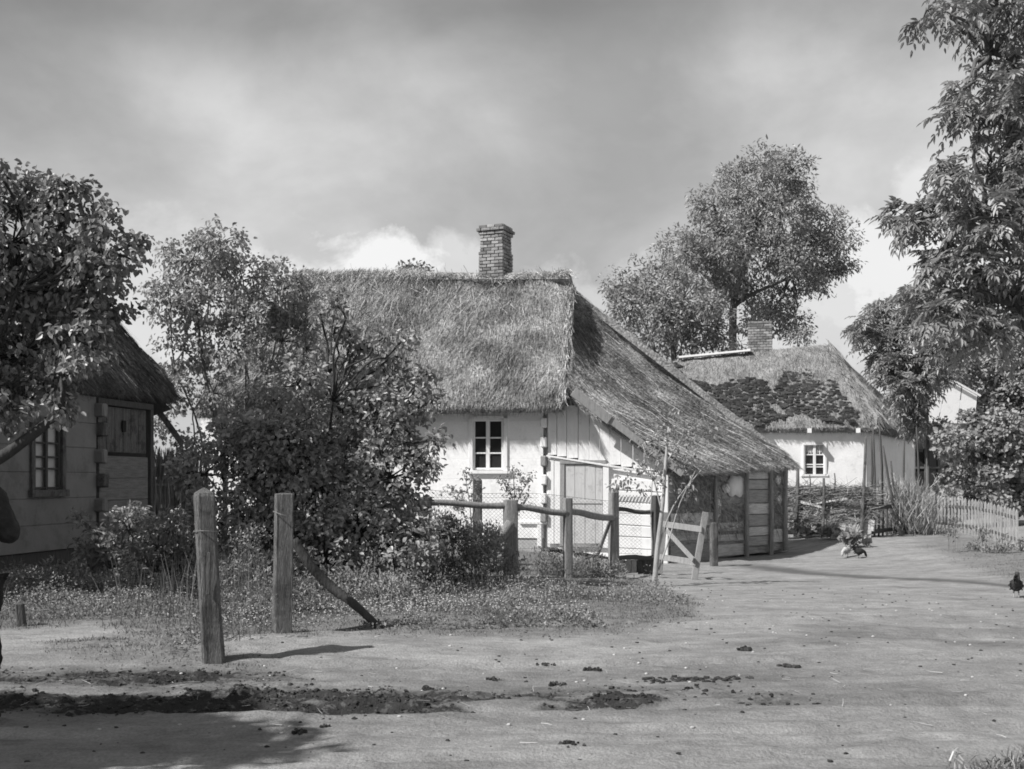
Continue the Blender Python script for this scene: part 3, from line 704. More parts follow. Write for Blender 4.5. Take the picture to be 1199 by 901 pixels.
# ridge roll of rough straw
n = 2600; tt = rs.rand(n); P = np.array(tuple(RL))[None]*(1-tt)[:, None]+np.array(tuple(R1))[None]*tt[:, None]; P[:, 2] += rs.uniform(-.10, .03, n)+.06*fbm(tt*9, tt*0, 3); P[:, 1] += rs.normal(0, .12, n)
P[:, 2] -= .12*np.exp(-((tt-.72)/.10)**2)
D = np.array([.5, 0, 0])*rs.normal(0, 1, (n, 1))+np.array([0, -1., -.5])*np.where(rs.rand(n, 1) < .7, 1, -1)*np.array([0, 1, 1]); D[:, 2] = -np.abs(D[:, 2]); roofb.straws(P, D, rs.uniform(.2, .5, n), .012)
# ragged hip edge between the two slopes
n = 3000; q = rs.rand(n); P = fr(q, np.full(n, 1.0))+rs.normal(0, .04, (n, 3))+np.array([.03, 0, .02]); D = (fr(np.clip(q+.02, 0, 1.02), np.full(n, 1.0))-fr(q, np.full(n, 1.0)))*30+rs.normal(0, .28, (n, 3)); roofb.straws(P, D, rs.uniform(.15, .4, n), .012)
roof = roofb.build('roof', 'thatch', house)
b = MB(); p = ray(671, 459, 23.9); q = ray(714, 492, 23.88); b.beam(p, q, .20, .04, jit=.006); p = ray(708, 487, 23.93); q = ray(800, 555, 23.83); b.beam(p, q, .15, .04, jit=.006)
b.build('barge_board', 'pale_wood', house)
b = MB(); cp = ray(580.5, 330, 28.75); brick_stack(b, cp.x, cp.y, 6.05, 8.00, .62, .62, -R(22), cap=[(0, 1.22, .06), (1.66, 1.74, .06), (1.74, 1.86, .15), (1.86, 2.1, .05)])
ch = b.build('chimney', 'brick', roof)
b = MB(); M = Matrix.Rotation(-R(22), 3, 'Z'); b.box((cp.x, cp.y, 7.0), (.55, .55, 1.90), M); b.build('mortar_core', 'mortar', ch)

# ================================================================== the cottage at the left
lc = thing('thatched_cottage', 'shaded cottage at the left edge with dark thatch and boarded stable door', 'cottage', (-7.7, 20.5, 0))
L0 = Vector((-8.75, 15.0, 0)); L1 = Vector((-7.67, 20.5, 0)); ld = (L1-L0).normalized(); ln_ = Vector((ld.y, -ld.x, 0)); L2 = L1+ld*1.95
LR = Matrix((ld, -ln_, Vector((0, 0, 1)))).transposed()
def lw(u, v, out=0.0):
    d = Vector(((u-CU)/F, 1, (HV-v)/F)); o = Vector((0, 0, CZ)); P0 = L1+ln_*out; tt = (P0-o).dot(ln_)/d.dot(ln_); return o+d*tt
def lbox(b, u0, v0, u1, v1, out, th, **k):
    p = lw(u0, v0, out); q = lw(u1, v1, out)
    if 'z' in k: za, zb = k['z']
    else: za, zb = p.z, q.z
    L = (Vector((q.x, q.y, 0))-Vector((p.x, p.y, 0))).length; c = (p+q)/2; c.z = (za+zb)/2
    b.box(c-ln_*th/2, (L, th, abs(za-zb)), LR, k.get('ch', .01), k.get('r'), k.get('jit', 0))
wa = lw(39, 530); wb = lw(71, 530)                       # window opening along the wall
zs = [.25, .7, 1.15, 1.6, 2.05, 2.5, 3.0]
b = MB(); s0 = (wa-L0).dot(ld); s1 = (wb-L0).dot(ld); ze, zh = 1.30, 2.42
for i in range(len(zs)-1):
    z0, z1 = zs[i], zs[i+1]; segs = [(-3.0, (L1-L0).length)]
    if z1 > ze and z0 < zh: segs = [(-3.0, s0), (s1, (L1-L0).length)]
    for (a, c_) in segs:
        b.box(tuple(L0+ld*(a+c_)/2+Vector((0, 0, (z0+z1)/2))-ln_*(.09+rs.uniform(0, .006))), (c_-a, .18, z1-z0-.003), LR, .008)
for z0, z1 in ((1.15, ze), (zh, 2.5)): b.box(tuple(L0+ld*(s0+s1)/2+Vector((0, 0, (z0+z1)/2))-ln_*.1), (s1-s0, .17, z1-z0), LR)
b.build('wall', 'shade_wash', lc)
b = MB(); b.box(tuple(L0+ld*1.3+Vector((0, 0, .12))-ln_*.16), (8.6, .2, .24), LR); b.build('sill_beam', 'dark_wood', lc)
b = MB()
for (a, c_, z0, z1, o_) in ((s0-.10, s0, ze-.02, zh+.1, .05), (s1, s1+.10, ze-.02, zh+.1, .05), (s0-.1, s1+.1, zh, zh+.12, .06), (s0-.14, s1+.14, ze-.12, ze, .09)):
    b.box(tuple(L0+ld*(a+c_)/2+Vector((0, 0, (z0+z1)/2))+ln_*(o_-.05)), (c_-a, .1, z1-z0), LR)
fw = b.build('window', 'old_wood', lc)
b = MB(); mid = (s0+s1)/2
for (a, c_) in ((s0, s0+.05), (s1-.05, s1), (mid-.035, mid+.035)): b.box(tuple(L0+ld*(a+c_)/2+Vector((0, 0, (ze+zh)/2))-ln_*.03), (c_-a, .05, zh-ze), LR)
for z in (ze+.03, zh-.03, ze+.36, ze+.56, ze+.80): b.box(tuple(L0+ld*mid+Vector((0, 0, z))-ln_*.035), (s1-s0, .035, .035), LR)
b.build('sash', 'dark_wood', fw)
b = MB(); b.box(tuple(L0+ld*mid+Vector((0, 0, (ze+zh)/2))-ln_*.09), (s1-s0, .02, zh-ze), LR); b.build('curtain', 'curtain', fw)
b = MB(); b.box(tuple(L0+ld*mid+Vector((0, 0, (ze+zh)/2))-ln_*.14), (s1-s0+.3, .03, zh-ze+.2), LR); b.build('pane', 'glass', fw)
for i, z in enumerate((.55, 1.0, 1.45, 1.9, 2.4, 2.75)):
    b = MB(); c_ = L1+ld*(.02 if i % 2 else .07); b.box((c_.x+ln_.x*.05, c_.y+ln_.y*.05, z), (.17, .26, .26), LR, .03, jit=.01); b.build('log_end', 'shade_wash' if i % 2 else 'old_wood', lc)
b = MB()
for i in range(6):
    c_ = L1+ld*(.25+i*.29); b.box((c_.x-.05, c_.y, 2.42), (.275, .035, .86), LR, .005, jit=.004)
b.build('loft_door', 'old_wood', lc)
b = MB(); 
for i, z in enumerate((.45, .87, 1.29, 1.71)):
    c_ = L1+ld*.98; b.box((c_.x-.03, c_.y, z), (1.75, .05, .41), LR, .008, jit=.006, r=.5+.2*rs.rand())
sdm = b.build('stable_door', 'stable_wood', lc)
b = MB(); c_ = L1+ld*1.0; b.box((c_.x-.2, c_.y, 2.5), (.16, .02, .2), LR); 
c_ = L1+ld*.95; b2 = MB(); b2.box((c_.x+.0, c_.y, 2.5), (.13, .02, .22), LR); b2.build('hatch', 'cloth_dark', lc)
b = MB(); c_ = L1+ld*1.0; b.box((c_.x-.02, c_.y, 2.93), (2.0, .12, .12), LR); c_ = L1+ld*1.95; b.box((c_.x-.02, c_.y, 1.45), (.12, .12, 2.9), LR); b.build('door_frame', 'dark_wood', lc)
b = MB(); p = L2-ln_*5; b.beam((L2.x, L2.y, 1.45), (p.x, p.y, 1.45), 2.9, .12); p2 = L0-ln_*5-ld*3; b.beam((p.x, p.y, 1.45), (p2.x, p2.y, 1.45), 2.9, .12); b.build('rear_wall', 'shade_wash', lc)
eN = L0-ld*3+ln_*.55; eF = L2+ld*.75+ln_*.60; rN = L0-ld*2.0-ln_*2.5; rF = L2+ld*.35-ln_*2.5
eF = ray(211, 462, 23.4); rF = ray(72, 302, 22.9); eN.z = 3.18; rN.z = 6.0
rb = MB(); f1 = bil(rF, rN, eF, eN); thatch(rb, f1, 50, 120, .32, 30000, eave_fringe=6000, verge=(4000, 0), lump=.09, sw=.008, slen=(.25, .6))
bkN = eN-ln_*6.2; bkF = eF-ln_*6.2; f2 = bil(rF, rN, bkF, bkN); thatch(rb, f2, 20, 40, .3, 3000, verge=(600, 0))
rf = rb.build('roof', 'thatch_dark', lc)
b = MB(); p = ray(184, 479, 23.3); q = ray(214, 521, 23.3); b.beam(p, q, .12, .05); p = ray(184, 480, 23.3); q = ray(120, 470, 22.6); b.beam(p, q, .10, .08); b.build('barge_board', 'old_wood', lc)
b = MB(); q1 = L2+ld*.3; b.add([tuple(q1+ln_*.3+Vector((0, 0, 2.9))), tuple(q1-ln_*2.5+Vector((0, 0, 5.4))), tuple(q1-ln_*5.2+Vector((0, 0, 2.9))), tuple(q1-ln_*2.5+Vector((0, 0, 2.0)))], [(0, 1, 2, 3)]); b.build('gable', 'dark_wood', lc)

# ================================================================== the far cottage
fc = thing('thatched_cottage', 'far whitewashed cottage with moss patches on its grey thatch', 'cottage', (9, 38, -.3))
FR_ = math.atan(.10); fa = Vector((math.cos(FR_), -math.sin(FR_), 0)); fnv = Vector((-math.sin(FR_), -math.cos(FR_), 0)); FM = Matrix((fa, -fnv, Vector((0, 0, 1)))).transposed()
FC = ray(1014, 600, 37.0)                                   # near right corner
def ff(u, v, out=0.0):
    d = Vector(((u-CU)/F, 1, (HV-v)/F)); o = Vector((0, 0, CZ)); P0 = FC+fnv*out; tt = (P0-o).dot(fnv)/d.dot(fnv); return o+d*tt
def wall_grid(b, f, u0, v0, u1, v1, hole=None, n=60, m=30, am=.03):
    uu = np.linspace(u0, u1, n); vv = np.linspace(v0, v1, m)
    if hole: uu = np.sort(np.concatenate([uu, [hole[0], hole[2]]])); vv = np.sort(np.concatenate([vv, [hole[1], hole[3]]]))
    P = np.array([[tuple(f(u, v, am*float(fbm(u*.06, v*.09, 3)))) for v in vv] for u in uu]); a, c_ = P.shape[:2]
    F4 = []
    for i in range(a-1):
        for j in range(c_-1):
            um = (uu[i]+uu[i+1])/2; vm = (vv[j]+vv[j+1])/2
            if hole and hole[0] < um < hole[2] and hole[1] < vm < hole[3]: continue
            F4.append((i*c_+j, i*c_+j+1, (i+1)*c_+j+1, (i+1)*c_+j))
    b.add(P.reshape(-1, 3), F4)
b = MB(); hl = (941.5, 521, 966, 556); wall_grid(b, ff, 700, 496, 1014.5, 622, hl)
w_ = b.build('wall', 'whitewash', fc, True)
# right end wall running back
fs0 = FC.copy(); fs1 = ray(1071, 600, 42.5); fsd = (fs1-fs0); fsd.z = 0; fsd.normalize(); fsn = Vector((fsd.y, -fsd.x, 0))
def fside(u, v, out=0.0):
    d = Vector(((u-CU)/F, 1, (HV-v)/F)); o = Vector((0, 0, CZ)); P0 = FC+fsn*out; tt = (P0-o).dot(fsn)/d.dot(fsn); return o+d*tt
b = MB(); wall_grid(b, fside, 1014.2, 496, 1071, 616, None, 24, 24); b.build('end_wall', 'whitewash', fc, True)
b = MB(); q = fs0-fnv*6; b.beam((fs0.x-9, fs0.y+6.5, 1.2), (fs1.x, fs1.y, 1.2), 3.4, .15); b.build('rear_wall', 'whitewash', fc)
def fbox(b, u0, v0, u1, v1, out, th, **k):
    p = ff(u0, v0, out); q = ff(u1, v1, out); h = abs(p.z-q.z); L = (Vector((q.x, q.y, 0))-Vector((p.x, p.y, 0))).length
    b.box((p+q)/2-fnv*th/2, (L, th, h), FM, .005)
b = MB()
for r_ in ((939.5, 520, 942, 557), (965.5, 520, 968, 557), (942, 519, 965.5, 521.5), (938, 555.5, 970, 558)): fbox(b, *r_, .04, .1)
fw = b.build('window', 'whitewash_board', fc)
b = MB(); fbox(b, 952.2, 521.5, 955.4, 555.5, -.02, .05); 
for u0, u1 in ((942.2, 952), (955.6, 965.4)):
    for v in (532, 543.5): fbox(b, u0, v, u1, v+1.4, -.03, .03)
    fbox(b, u0, 546.5, u1, 547.6, -.03, .03)
for u in (942.1, 964.2): fbox(b, u, 521.6, u+1.3, 555.4, -.025, .04)
b.build('sash', 'whitewash_board', fw)
b = MB(); fbox(b, 941, 520.5, 966.5, 556.5, -.10, .03); b.build('pane', 'glass', fw)
for u0, u1 in ((942.5, 952), (956, 965)):
    b = MB(); P = np.array([[tuple(ff(u, v, -.07+.02*math.sin(u*3))) for v in np.linspace(522, 531+1.6*math.sin(u*1.9), 5)] for u in np.linspace(u0, u1, 12)]); b.grid(P); b.build('curtain', 'curtain', fw)
for u in (948, 1005):
    b = MB(); b.beam(ff(u, 504.5, .55), ff(u-.2, 504.5, -.1), .15, .14); b.build('rafter_end', 'whitewash_board', fc)
FRl = ray(775, 424, 41.0); FRr = ray(970, 403, 39.8); FEl = ray(700, 498, 37.65); FEr = ray(1027, 498, 36.62)
FRl = FRl+(FRl-FRr)*.6; FEl = FEl+(FEl-FEr)*.2
def fb(s, t):
    z = np.zeros(np.broadcast(s, t).shape[:-1]+(3,)); z[..., 2] = (.10*np.sin(np.pi*s)-.08*np.sin(np.pi*s)*0)[..., 0]; return z
rb = MB(); f3 = bil(FRl, FRr, FEl, FEr, fb); thatch(rb, f3, 50, 130, .34, 22000, slen=(.12, .3), sw=.014, lump=.05, eave_fringe=3500, loose=.3, verge=(0, 900))
FEb = ray(1090, 512, 43.5); 
def fb2(s, t):
    z = np.zeros(np.broadcast(s, t).shape[:-1]+(3,)); z[..., 2] = (-.22*np.sin(np.pi*s)*(1-t)+.05*np.sin(np.pi*s))[..., 0]; return z
f4 = bil(FRr+Vector((.5, 1.0, -.12)), FRr+Vector((.02, 0, 0)), FEb, FEr+Vector((.1, 0, 0)), fb2)
thatch(rb, f4, 60, 50, .34, 14000, slen=(.2, .6), sw=.016, lump=.09, eave_fringe=4500, loose=.15, lat=.4, verge=(900, 0))
FBl = FEl+Vector((0, 8.0, 0)); f5 = bil(FRl, FRr+Vector((.5, 1.0, -.12)), FBl, FEb+Vector((0, .3, 0))); thatch(rb, f5, 12, 20, .3, 800)
rf = rb.build('roof', 'thatch_grey', fc)
# pale capping along the ridge
b = MB(); p = ray(795, 420.2, 40.8); q = ray(879, 412, 40.2); b.beam(p+Vector((0, 0, .04)), q+Vector((0, 0, .04)), .07, .30, r=.9); b.build('ridge_board', 'whitewash_board', rf)
# moss: pads in two irregular patches
b = MB(); e = 1e-3
n = 9000; q = rs.rand(n); tt = rs.rand(n); O = f3(q, tt)
uu = CU+F*O[:, 0]/O[:, 1]; vv = HV-F*(O[:, 2]-CZ)/O[:, 1]
def inpoly(px, py, P):
    ins = np.zeros(px.shape, bool)
    for i in range(len(P)):
        x1, y1 = P[i]; x3, y3 = P[(i+1) % len(P)]; c_ = ((y1 > py) != (y3 > py)); ins ^= c_ & (px < (x3-x1)*(py-y1)/((y3-y1) or 1e-9)+x1)
    return ins
nx_ = uu+9*fbm(uu*.05, vv*.08, 3); ny_ = vv+9*fbm(uu*.05+9, vv*.08+3, 3)
M1 = inpoly(nx_, ny_, [(768, 432), (790, 422), (812, 447), (840, 450), (900, 446), (905, 465), (890, 486), (850, 492), (800, 475), (760, 460)])
M2 = inpoly(nx_, ny_, [(915, 450), (918, 438), (945, 435), (975, 445), (990, 470), (1004, 480), (1000, 496), (960, 492), (925, 488), (905, 496), (880, 500), (893, 480)])
idx = np.nonzero((M1 | M2) & (fbm(uu*.13, vv*.2, 3) > -.30))[0]; placed = []
for i in idx:
    p_ = O[i]
    if any((p_[0]-a[0])**2+(p_[2]-a[2])**2*1.7 < .012 for a in placed): continue
    placed.append(p_)
sl_n = np.array([0, -.62, .78])
for p_ in placed:
    n_ = 9; r0 = rs.uniform(.065, .13); aa = np.linspace(0, 2*np.pi, n_, endpoint=False)
    rr = r0*rs.uniform(.6, 1.35, n_); ex = np.array([1., 0, 0]); ey = np.array([0, .78, .62])
    c0 = p_+sl_n*.038; ring = c0+ex*(rr*np.cos(aa)*1.25)[:, None]+ey*(rr*np.sin(aa)*.85)[:, None]; ring2 = c0+sl_n*rs.uniform(.0, .03, (n_, 1))+ex*(rr*.65*np.cos(aa)*1.25)[:, None]+ey*(rr*.65*np.sin(aa)*.85)[:, None]
    V = np.vstack([ring, ring2, c0+sl_n*.02]); b.add(V, [(i, (i+1) % n_, (i+1) % n_+n_, i+n_) for i in range(n_)], [(2*n_, i+n_, (i+1) % n_+n_) for i in range(n_)], rs.rand())
b.build('moss', 'moss', rf)
b = MB(); cp = ray(890, 400, 40.6); brick_stack(b, cp.x, cp.y, 5.3, 7.15, .85, .6, -R(12), cap=[(1.70, 1.8, -.03)], cell=.095, blen=.24); ch = b.build('chimney', 'brick', rf)
b = MB(); b.box((cp.x, cp.y, 6.2), (.78, .53, 1.82), Matrix.Rotation(-R(12), 3, 'Z')); b.build('mortar_core', 'mortar', ch)
# second chimney-side lean-to glimpsed behind the end wall is part of the outbuilding below

# dim outbuilding behind the brushwood, and the white boarded gable above it
ob = thing('outbuilding', 'dim outbuilding with small window glimpsed behind the brushwood heap', 'outbuilding', ray(1090, 600, 46))
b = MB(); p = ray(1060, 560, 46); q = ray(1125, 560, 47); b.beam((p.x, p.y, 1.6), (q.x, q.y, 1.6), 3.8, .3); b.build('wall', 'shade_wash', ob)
b = MB(); p = ray(1072, 548, 45.8); b.box(tuple(p), (.9, .08, 1.3)); b.build('doorway', 'cloth_dark', ob)
b = MB(); P = ray(1092, 548, 45.75)
for dx in (-.55, 0, .55): b.box((P.x+dx-.3, P.y, P.z), (.09, .08, 1.6))
b.box((P.x-.3, P.y-.003, P.z), (1.2, .08, .09)); fr_ = b.build('window', 'old_wood', ob); b = MB(); b.box((P.x-.3, P.y+.06, P.z), (1.1, .03, 1.55)); b.build('pane', 'glass', fr_)
b = MB(); p = ray(1050, 500, 45.2); q = ray(1130, 500, 46.2); b.beam(p, q, .25, 1.0, r=.5); b.build('roof', 'thatch_dark', ob)
wg = thing('barn', 'barn with sunlit white boarded gable rising among the trees', 'barn', ray(1118, 600, 57))
b = MB()
def gpt(u, v, Y=57): return ray(u, v, Y)
TOPL = [(1084, 452), (1090, 444), (1107, 443), (1110, 443), (1127, 452), (1146, 463), (1142, 500), (1140, 520)]
seg = [((1080, 445), (1109.5, 443), (1094, 510), (1070, 510)), ((1110.2, 443.2), (1126, 451.5), (1119, 510), (1095, 510)), ((1126.8, 452), (1144.5, 461.5), (1139, 512), (1120, 512))]
for (a, c_, d_, e_) in seg:
    f_ = [tuple(gpt(*q)) for q in (a, c_, d_, e_)]; k_ = [tuple(gpt(*q, 57.12)) for q in (a, c_, d_, e_)]
    b.add(f_+k_, [(0, 3, 2, 1), (4, 5, 6, 7), (0, 1, 5, 4), (1, 2, 6, 5), (2, 3, 7, 6), (3, 0, 4, 7)], None, .5)
b.build('gable', 'whitewash', wg)
b = MB(); b.beam(gpt(1108, 441.5, 56.8), gpt(1148, 464, 56.8), .10, .12); b.beam(gpt(1108, 441.5, 56.8), gpt(1070, 447, 56.8), .08, .12); b.build('barge_board', 'whitewash_board', wg)
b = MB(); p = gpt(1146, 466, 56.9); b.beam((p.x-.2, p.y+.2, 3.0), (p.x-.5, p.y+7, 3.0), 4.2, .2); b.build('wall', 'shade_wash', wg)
b = MB(); b.add([tuple(gpt(1109, 442, 57)), tuple(gpt(1148, 464, 57)), tuple(gpt(1148, 464, 57)+Vector((.5, 8, 0))), tuple(gpt(1109, 442, 57)+Vector((.5, 8, 0)))], [(0, 1, 2, 3)])
b.add([tuple(gpt(1109, 442, 57)), tuple(gpt(1050, 470, 57)), tuple(gpt(1050, 470, 57)+Vector((.5, 8, 0))), tuple(gpt(1109, 442, 57)+Vector((.5, 8, 0)))], [(0, 3, 2, 1)]); b.build('roof', 'dark_wood', wg)

# ================================================================== posts and fences
def post(b, x, y, h, w, d, rot=0, top='pyramid', lean=(0, 0), rough=.05, z0=None, n=20, seed=0, sq=.45):
    z0 = G(x, y)-.12 if z0 is None else z0; m = 26; V = []; a = np.linspace(0, 2*np.pi, n, endpoint=False)+np.pi/4
    cx = np.sign(np.cos(a))*np.abs(np.cos(a))**sq; cy = np.sign(np.sin(a))*np.abs(np.sin(a))**sq
    mx = np.max(np.abs(cx)); zz = np.linspace(0, 1, m)
    for i, z in enumerate(zz):
        crack = fbm(a*2.2+seed, np.full(n, z*1.1+seed), 4)*rough*2+.5*fbm(a*1.0+seed*3, np.full(n, z*5), 2)*rough
        k = (1+crack+.06*(1-z)); px = cx*w/2*k; py = cy*d/2*k
        V += [(px[j], py[j], z*h) for j in range(n)]
    tops = {'pyramid': (.92, .055, .42, .075), 'flat': (.93, .012, .5, .015), 'round': (.8, .05, .45, .075)}[top]
    V += [(px[j]*tops[0], py[j]*tops[0], h+tops[1]*.5) for j in range(n)]; V += [(px[j]*tops[2], py[j]*tops[2], h+tops[1]) for j in range(n)]; V += [(0, 0, h+tops[3])]
    V = np.array(V); M = m+2
    F4 = [(i*n+j, i*n+(j+1) % n, (i+1)*n+(j+1) % n, (i+1)*n+j) for i in range(M-1) for j in range(n)]; F3 = [(M*n, (M-1)*n+j, (M-1)*n+(j+1) % n) for j in range(n)]
    c, s_ = math.cos(rot), math.sin(rot); x2 = V[:, 0]*c-V[:, 1]*s_; y2 = V[:, 0]*s_+V[:, 1]*c
    V = np.stack([x+x2+lean[0]*V[:, 2], y+y2+lean[1]*V[:, 2], z0+V[:, 2]], -1); b.add(V, F4, F3)
p1 = gp(251, 774); p1.y -= 0
b = MB(); post(b, p1.x, p1.y, 1.46, .155, .155, R(22), lean=(-.055, 0), rough=.12, seed=3.3, sq=.32, n=32)
e1 = thing('gate_post', 'leaning weathered post nearest the road with split side and pointed top', 'post', p1, 'old gate posts at the roadside')
b.build('post_shaft', 'old_wood', e1)
b = MB(); c_ = Vector((p1.x-.05*1.15, p1.y, p1.z+1.06)); a = np.linspace(0, 2*np.pi, 17); b.tube([(c_.x+.108*math.cos(q)*1.0, c_.y+.108*math.sin(q), c_.z+.004*math.sin(3*q)) for q in a], .004, 5, cap=False); b.build('wire_tie', 'wire', e1)
b = MB(); b.box((p1.x-.02, p1.y-.105, p1.z+.72), (.03, .012, .34), None, .004, jit=.004); b.build('split_strip', 'dark_wood', e1)
p2 = gp(330, 740)
b = MB(); post(b, p2.x, p2.y, 1.44, .165, .165, R(20), top='flat', rough=.055, lean=(.012, 0), seed=8.1, sq=.22, n=32)
e2 = thing('gate_post', 'upright square post with flat top and a pole leaning on it', 'post', p2, 'old gate posts at the roadside'); b.build('post_shaft', 'old_wood', e2)
b = MB(); b.tube([(p2.x-.06, p2.y-.11, p2.z+1.16), (p2.x+.02, p2.y-.135, p2.z+1.13), (p2.x+.06, p2.y-.12, p2.z+1.12)], .006, 5, sub=2); b.build('wire_tie', 'wire', e2)
q0 = ray(344, 632, 11.1); q1 = gp(449, 736); q1.z -= .03; qm = ray(385, 685, 11.15)
b = MB(); b.tube([q0, ray(362, 660, 11.1), qm, ray(415, 708, 11.1), q1], [.045, .052, .052, .045, .03], 9, rough=.1, sub=4)
b.solo('leaning_pole', 'black_bark', 'dark bent pole sloping from the square post down to the grass', 'pole', q1, smooth=True)
ps = gp(27, 733); b = MB(); post(b, ps.x, ps.y, .34, .085, .085, .3, top='flat', rough=.08, lean=(-.1, 0), seed=5); b.solo('stump', 'dark_wood', 'short dark wooden stub standing in the grass beside the man', 'stump', ps)
# rail fence
rfn = thing('rail_fence', 'rough pole fence in front of the main cottage', 'fence', (0.9, 18, 0))
FP = [(498, 583, 17.0, .20, 'flat', 'dark_wood'), (598, 586, 17.4, .22, 'flat', 'fence_wood'), (665, 584, 17.8, .14, 'flat', 'fence_wood'), (718.5, 577, 20.0, .17, 'round', 'fence_wood'), (768, 581, 20.4, .15, 'flat', 'dark_wood')]
fpos = []
for i, (u, v, Yy, w, tp, mm) in enumerate(FP):
    pt = ray(u, v, Yy); zg = G(pt.x, pt.y)-.1; b = MB(); post(b, pt.x, pt.y, pt.z-zg, w, w*.8, R(10*i), top=tp, lean=(0, 0), rough=.06, z0=zg, seed=i*2.1+1); b.build('post', mm, rfn); fpos.append(pt)
for k, (i, j, va, vb2, r0) in enumerate([(0, 1, 589, 592, .05), (1, 2, 594, 601, .055), (2, 3, 599, 606, .06), (3, 4, 596, 599, .04), (3, 4, 655, 653, .045)]):
    ua, ub = FP[i][0], FP[j][0]; p = ray(ua, va, FP[i][2]-.0); q = ray(ub, vb2, FP[j][2]-.0); mid_ = (p+q)/2+Vector((0, 0, rs.uniform(-.03, .03)))
    if k == 2: mid_.z -= .03
    b = MB(); b.tube([p, (p+mid_)/2+Vector((0, 0, .015)), mid_, (q+mid_)/2-Vector((0, 0, .015)), q], [r0, r0*.92, r0, r0*.95, r0*1.05], 9, rough=.07, sub=3); b.build('rail', 'fence_wood' if k < 3 else 'dark_wood', rfn, True)
b = MB(); b.tube([ray(598, 612, 17.25), ray(588, 627, 17.2), ray(574, 637, 17.2), ray(568, 650, 17.2)], [.085, .09, .08, .07], 9, rough=.08, sub=3); b.build('brace', 'fence_wood', rfn, True)
b = MB(); b.beam(ray(716, 606, 19.9), ray(700, 650, 19.8), .05, .05, jit=.005); b.build('prop', 'old_wood', rfn)
b = MB(); 
for i in range(6):
    u = 728+i*7; b.beam(ray(u, 656, 20.35), ray(u+1, 673+rs.uniform(-3, 3), 20.35), .03, .105, up=(0, 1, 0), jit=.012)
b.build('board_scrap', 'dark_wood', rfn)
# wire netting on its own round post
wf = thing('wire_fence', 'sagging wire netting fence behind the poles', 'fence', (0, 20.8, 0))
b = MB(); pt = ray(559, 563, 20.6); zg = G(pt.x, pt.y)-.1; post(b, pt.x, pt.y, pt.z-zg, .17, .17, 0, 'round', rough=.04, z0=zg, seed=9, n=16); b.build('post', 'old_wood', wf)
b = MB(); pt = ray(497, 590, 20.3); zg = G(pt.x, pt.y)-.1; post(b, pt.x, pt.y, 1.2, .13, .13, 0, 'round', rough=.04, z0=zg, seed=4, n=16); b.build('post', 'dark_wood', wf)
def net(u, h):       # u 0..1 along, h 0..1 up
    A = np.array([[497, 20.4], [560, 20.7], [640, 21.0], [700, 21.2], [752, 21.3]]); uu = 497+u*255; Yy = np.interp(uu, A[:, 0], A[:, 1])
    vt_ = 573+.055*(uu-497)+2.0*np.sin(u*9); vb_ = 642+.02*(uu-497)+2*np.sin(u*7+1)
    v = vt_*h+vb_*(1-h); x = (uu-CU)/F*Yy; return np.stack([x, Yy+.03*np.sin(u*21+h*3), CZ+(HV-v)/F*Yy], -1)
b = MB(); Ln = 4.05; Hn = 1.08; dp = .075; nx = int((Ln+Hn)/dp)
for sgn in (1, -1):
    for i in range(-1, nx+1):
        h = np.linspace(0, 1, 15); xx = (i*dp+(h*Hn if sgn < 0 else -h*Hn)+(0 if sgn > 0 else -Hn))/Ln if 0 else ((i*dp-h*Hn)/Ln if sgn > 0 else (i*dp-Hn+h*Hn)/Ln)
        k_ = (xx >= 0) & (xx <= 1)
        if k_.sum() < 2: continue
        P = net(xx[k_], h[k_]); b.tube(P, .0022, 3, r=.5, cap=False)
for h in (0, 1): P = net(np.linspace(0, 1, 40), np.full(40, float(h))); b.tube(P, .0035, 4, r=.5, cap=False)
b.build('wire_netting', 'wire', wf)
# the open gate
gt = thing('garden_gate', 'small plank gate standing open beside the sapling', 'gate', gp(800, 682))
gY0, gY1 = 19.2, 18.55
b = MB(); b.beam(ray(779, 600, gY0), ray(772, 672, gY0), .09, .05, jit=.006); b.build('gate_stile', 'pale_wood', gt); b = MB(); b.beam(ray(826, 600, gY1), ray(813, 679, gY1), .05, .10, up=(0, 1, 0), jit=.006); b.build('gate_stile', 'pale_wood', gt)
b = MB(); b.beam(ray(777, 614, gY0-.05), ray(822, 620, gY1-.05), .10, .03, jit=.006); b.build('gate_rail', 'pale_wood', gt); b = MB(); b.beam(ray(771, 652, gY0-.05), ray(815, 659, gY1-.05), .10, .03, jit=.006); b.build('gate_rail', 'pale_wood', gt)
b = MB(); b.beam(ray(781, 622, gY0-.09), ray(812, 656, gY1-.09), .08, .025, jit=.006); b.build('gate_brace', 'pale_wood', gt)
b = MB(); pt = gp(836, 663); post(b, pt.x, pt.y, 1.0, .15, .13, .3, 'flat', z0=pt.z-.1, seed=6); b.build('gate_post', 'old_wood', gt)
# reed screen behind the left cottage
b = MB(); p = ray(172, 585, 24.2); q = ray(236, 585, 25.0); n = 420; tt = rs.rand(n); O = np.array(tuple(p))*(1-tt)[:, None]+np.array(tuple(q))*tt[:, None]; O[:, 2] = -.05; O[:, 1] += rs.normal(0, .03, n)
D = np.stack([rs.normal(0, .05, n), rs.normal(0, .03, n), np.ones(n)], -1); b.straws(O, D, rs.uniform(1.9, 2.25, n), .035); 
P = (p+q)/2; 
for z in (.6, 1.35): b.beam((p.x, p.y-.1, z), (q.x, q.y-.1, z), .05, .05, r=1)
b.solo('reed_screen', 'pale_wood', 'pale reed screen between the left cottage and the bushes', 'fence', (P.x, P.y, 0))
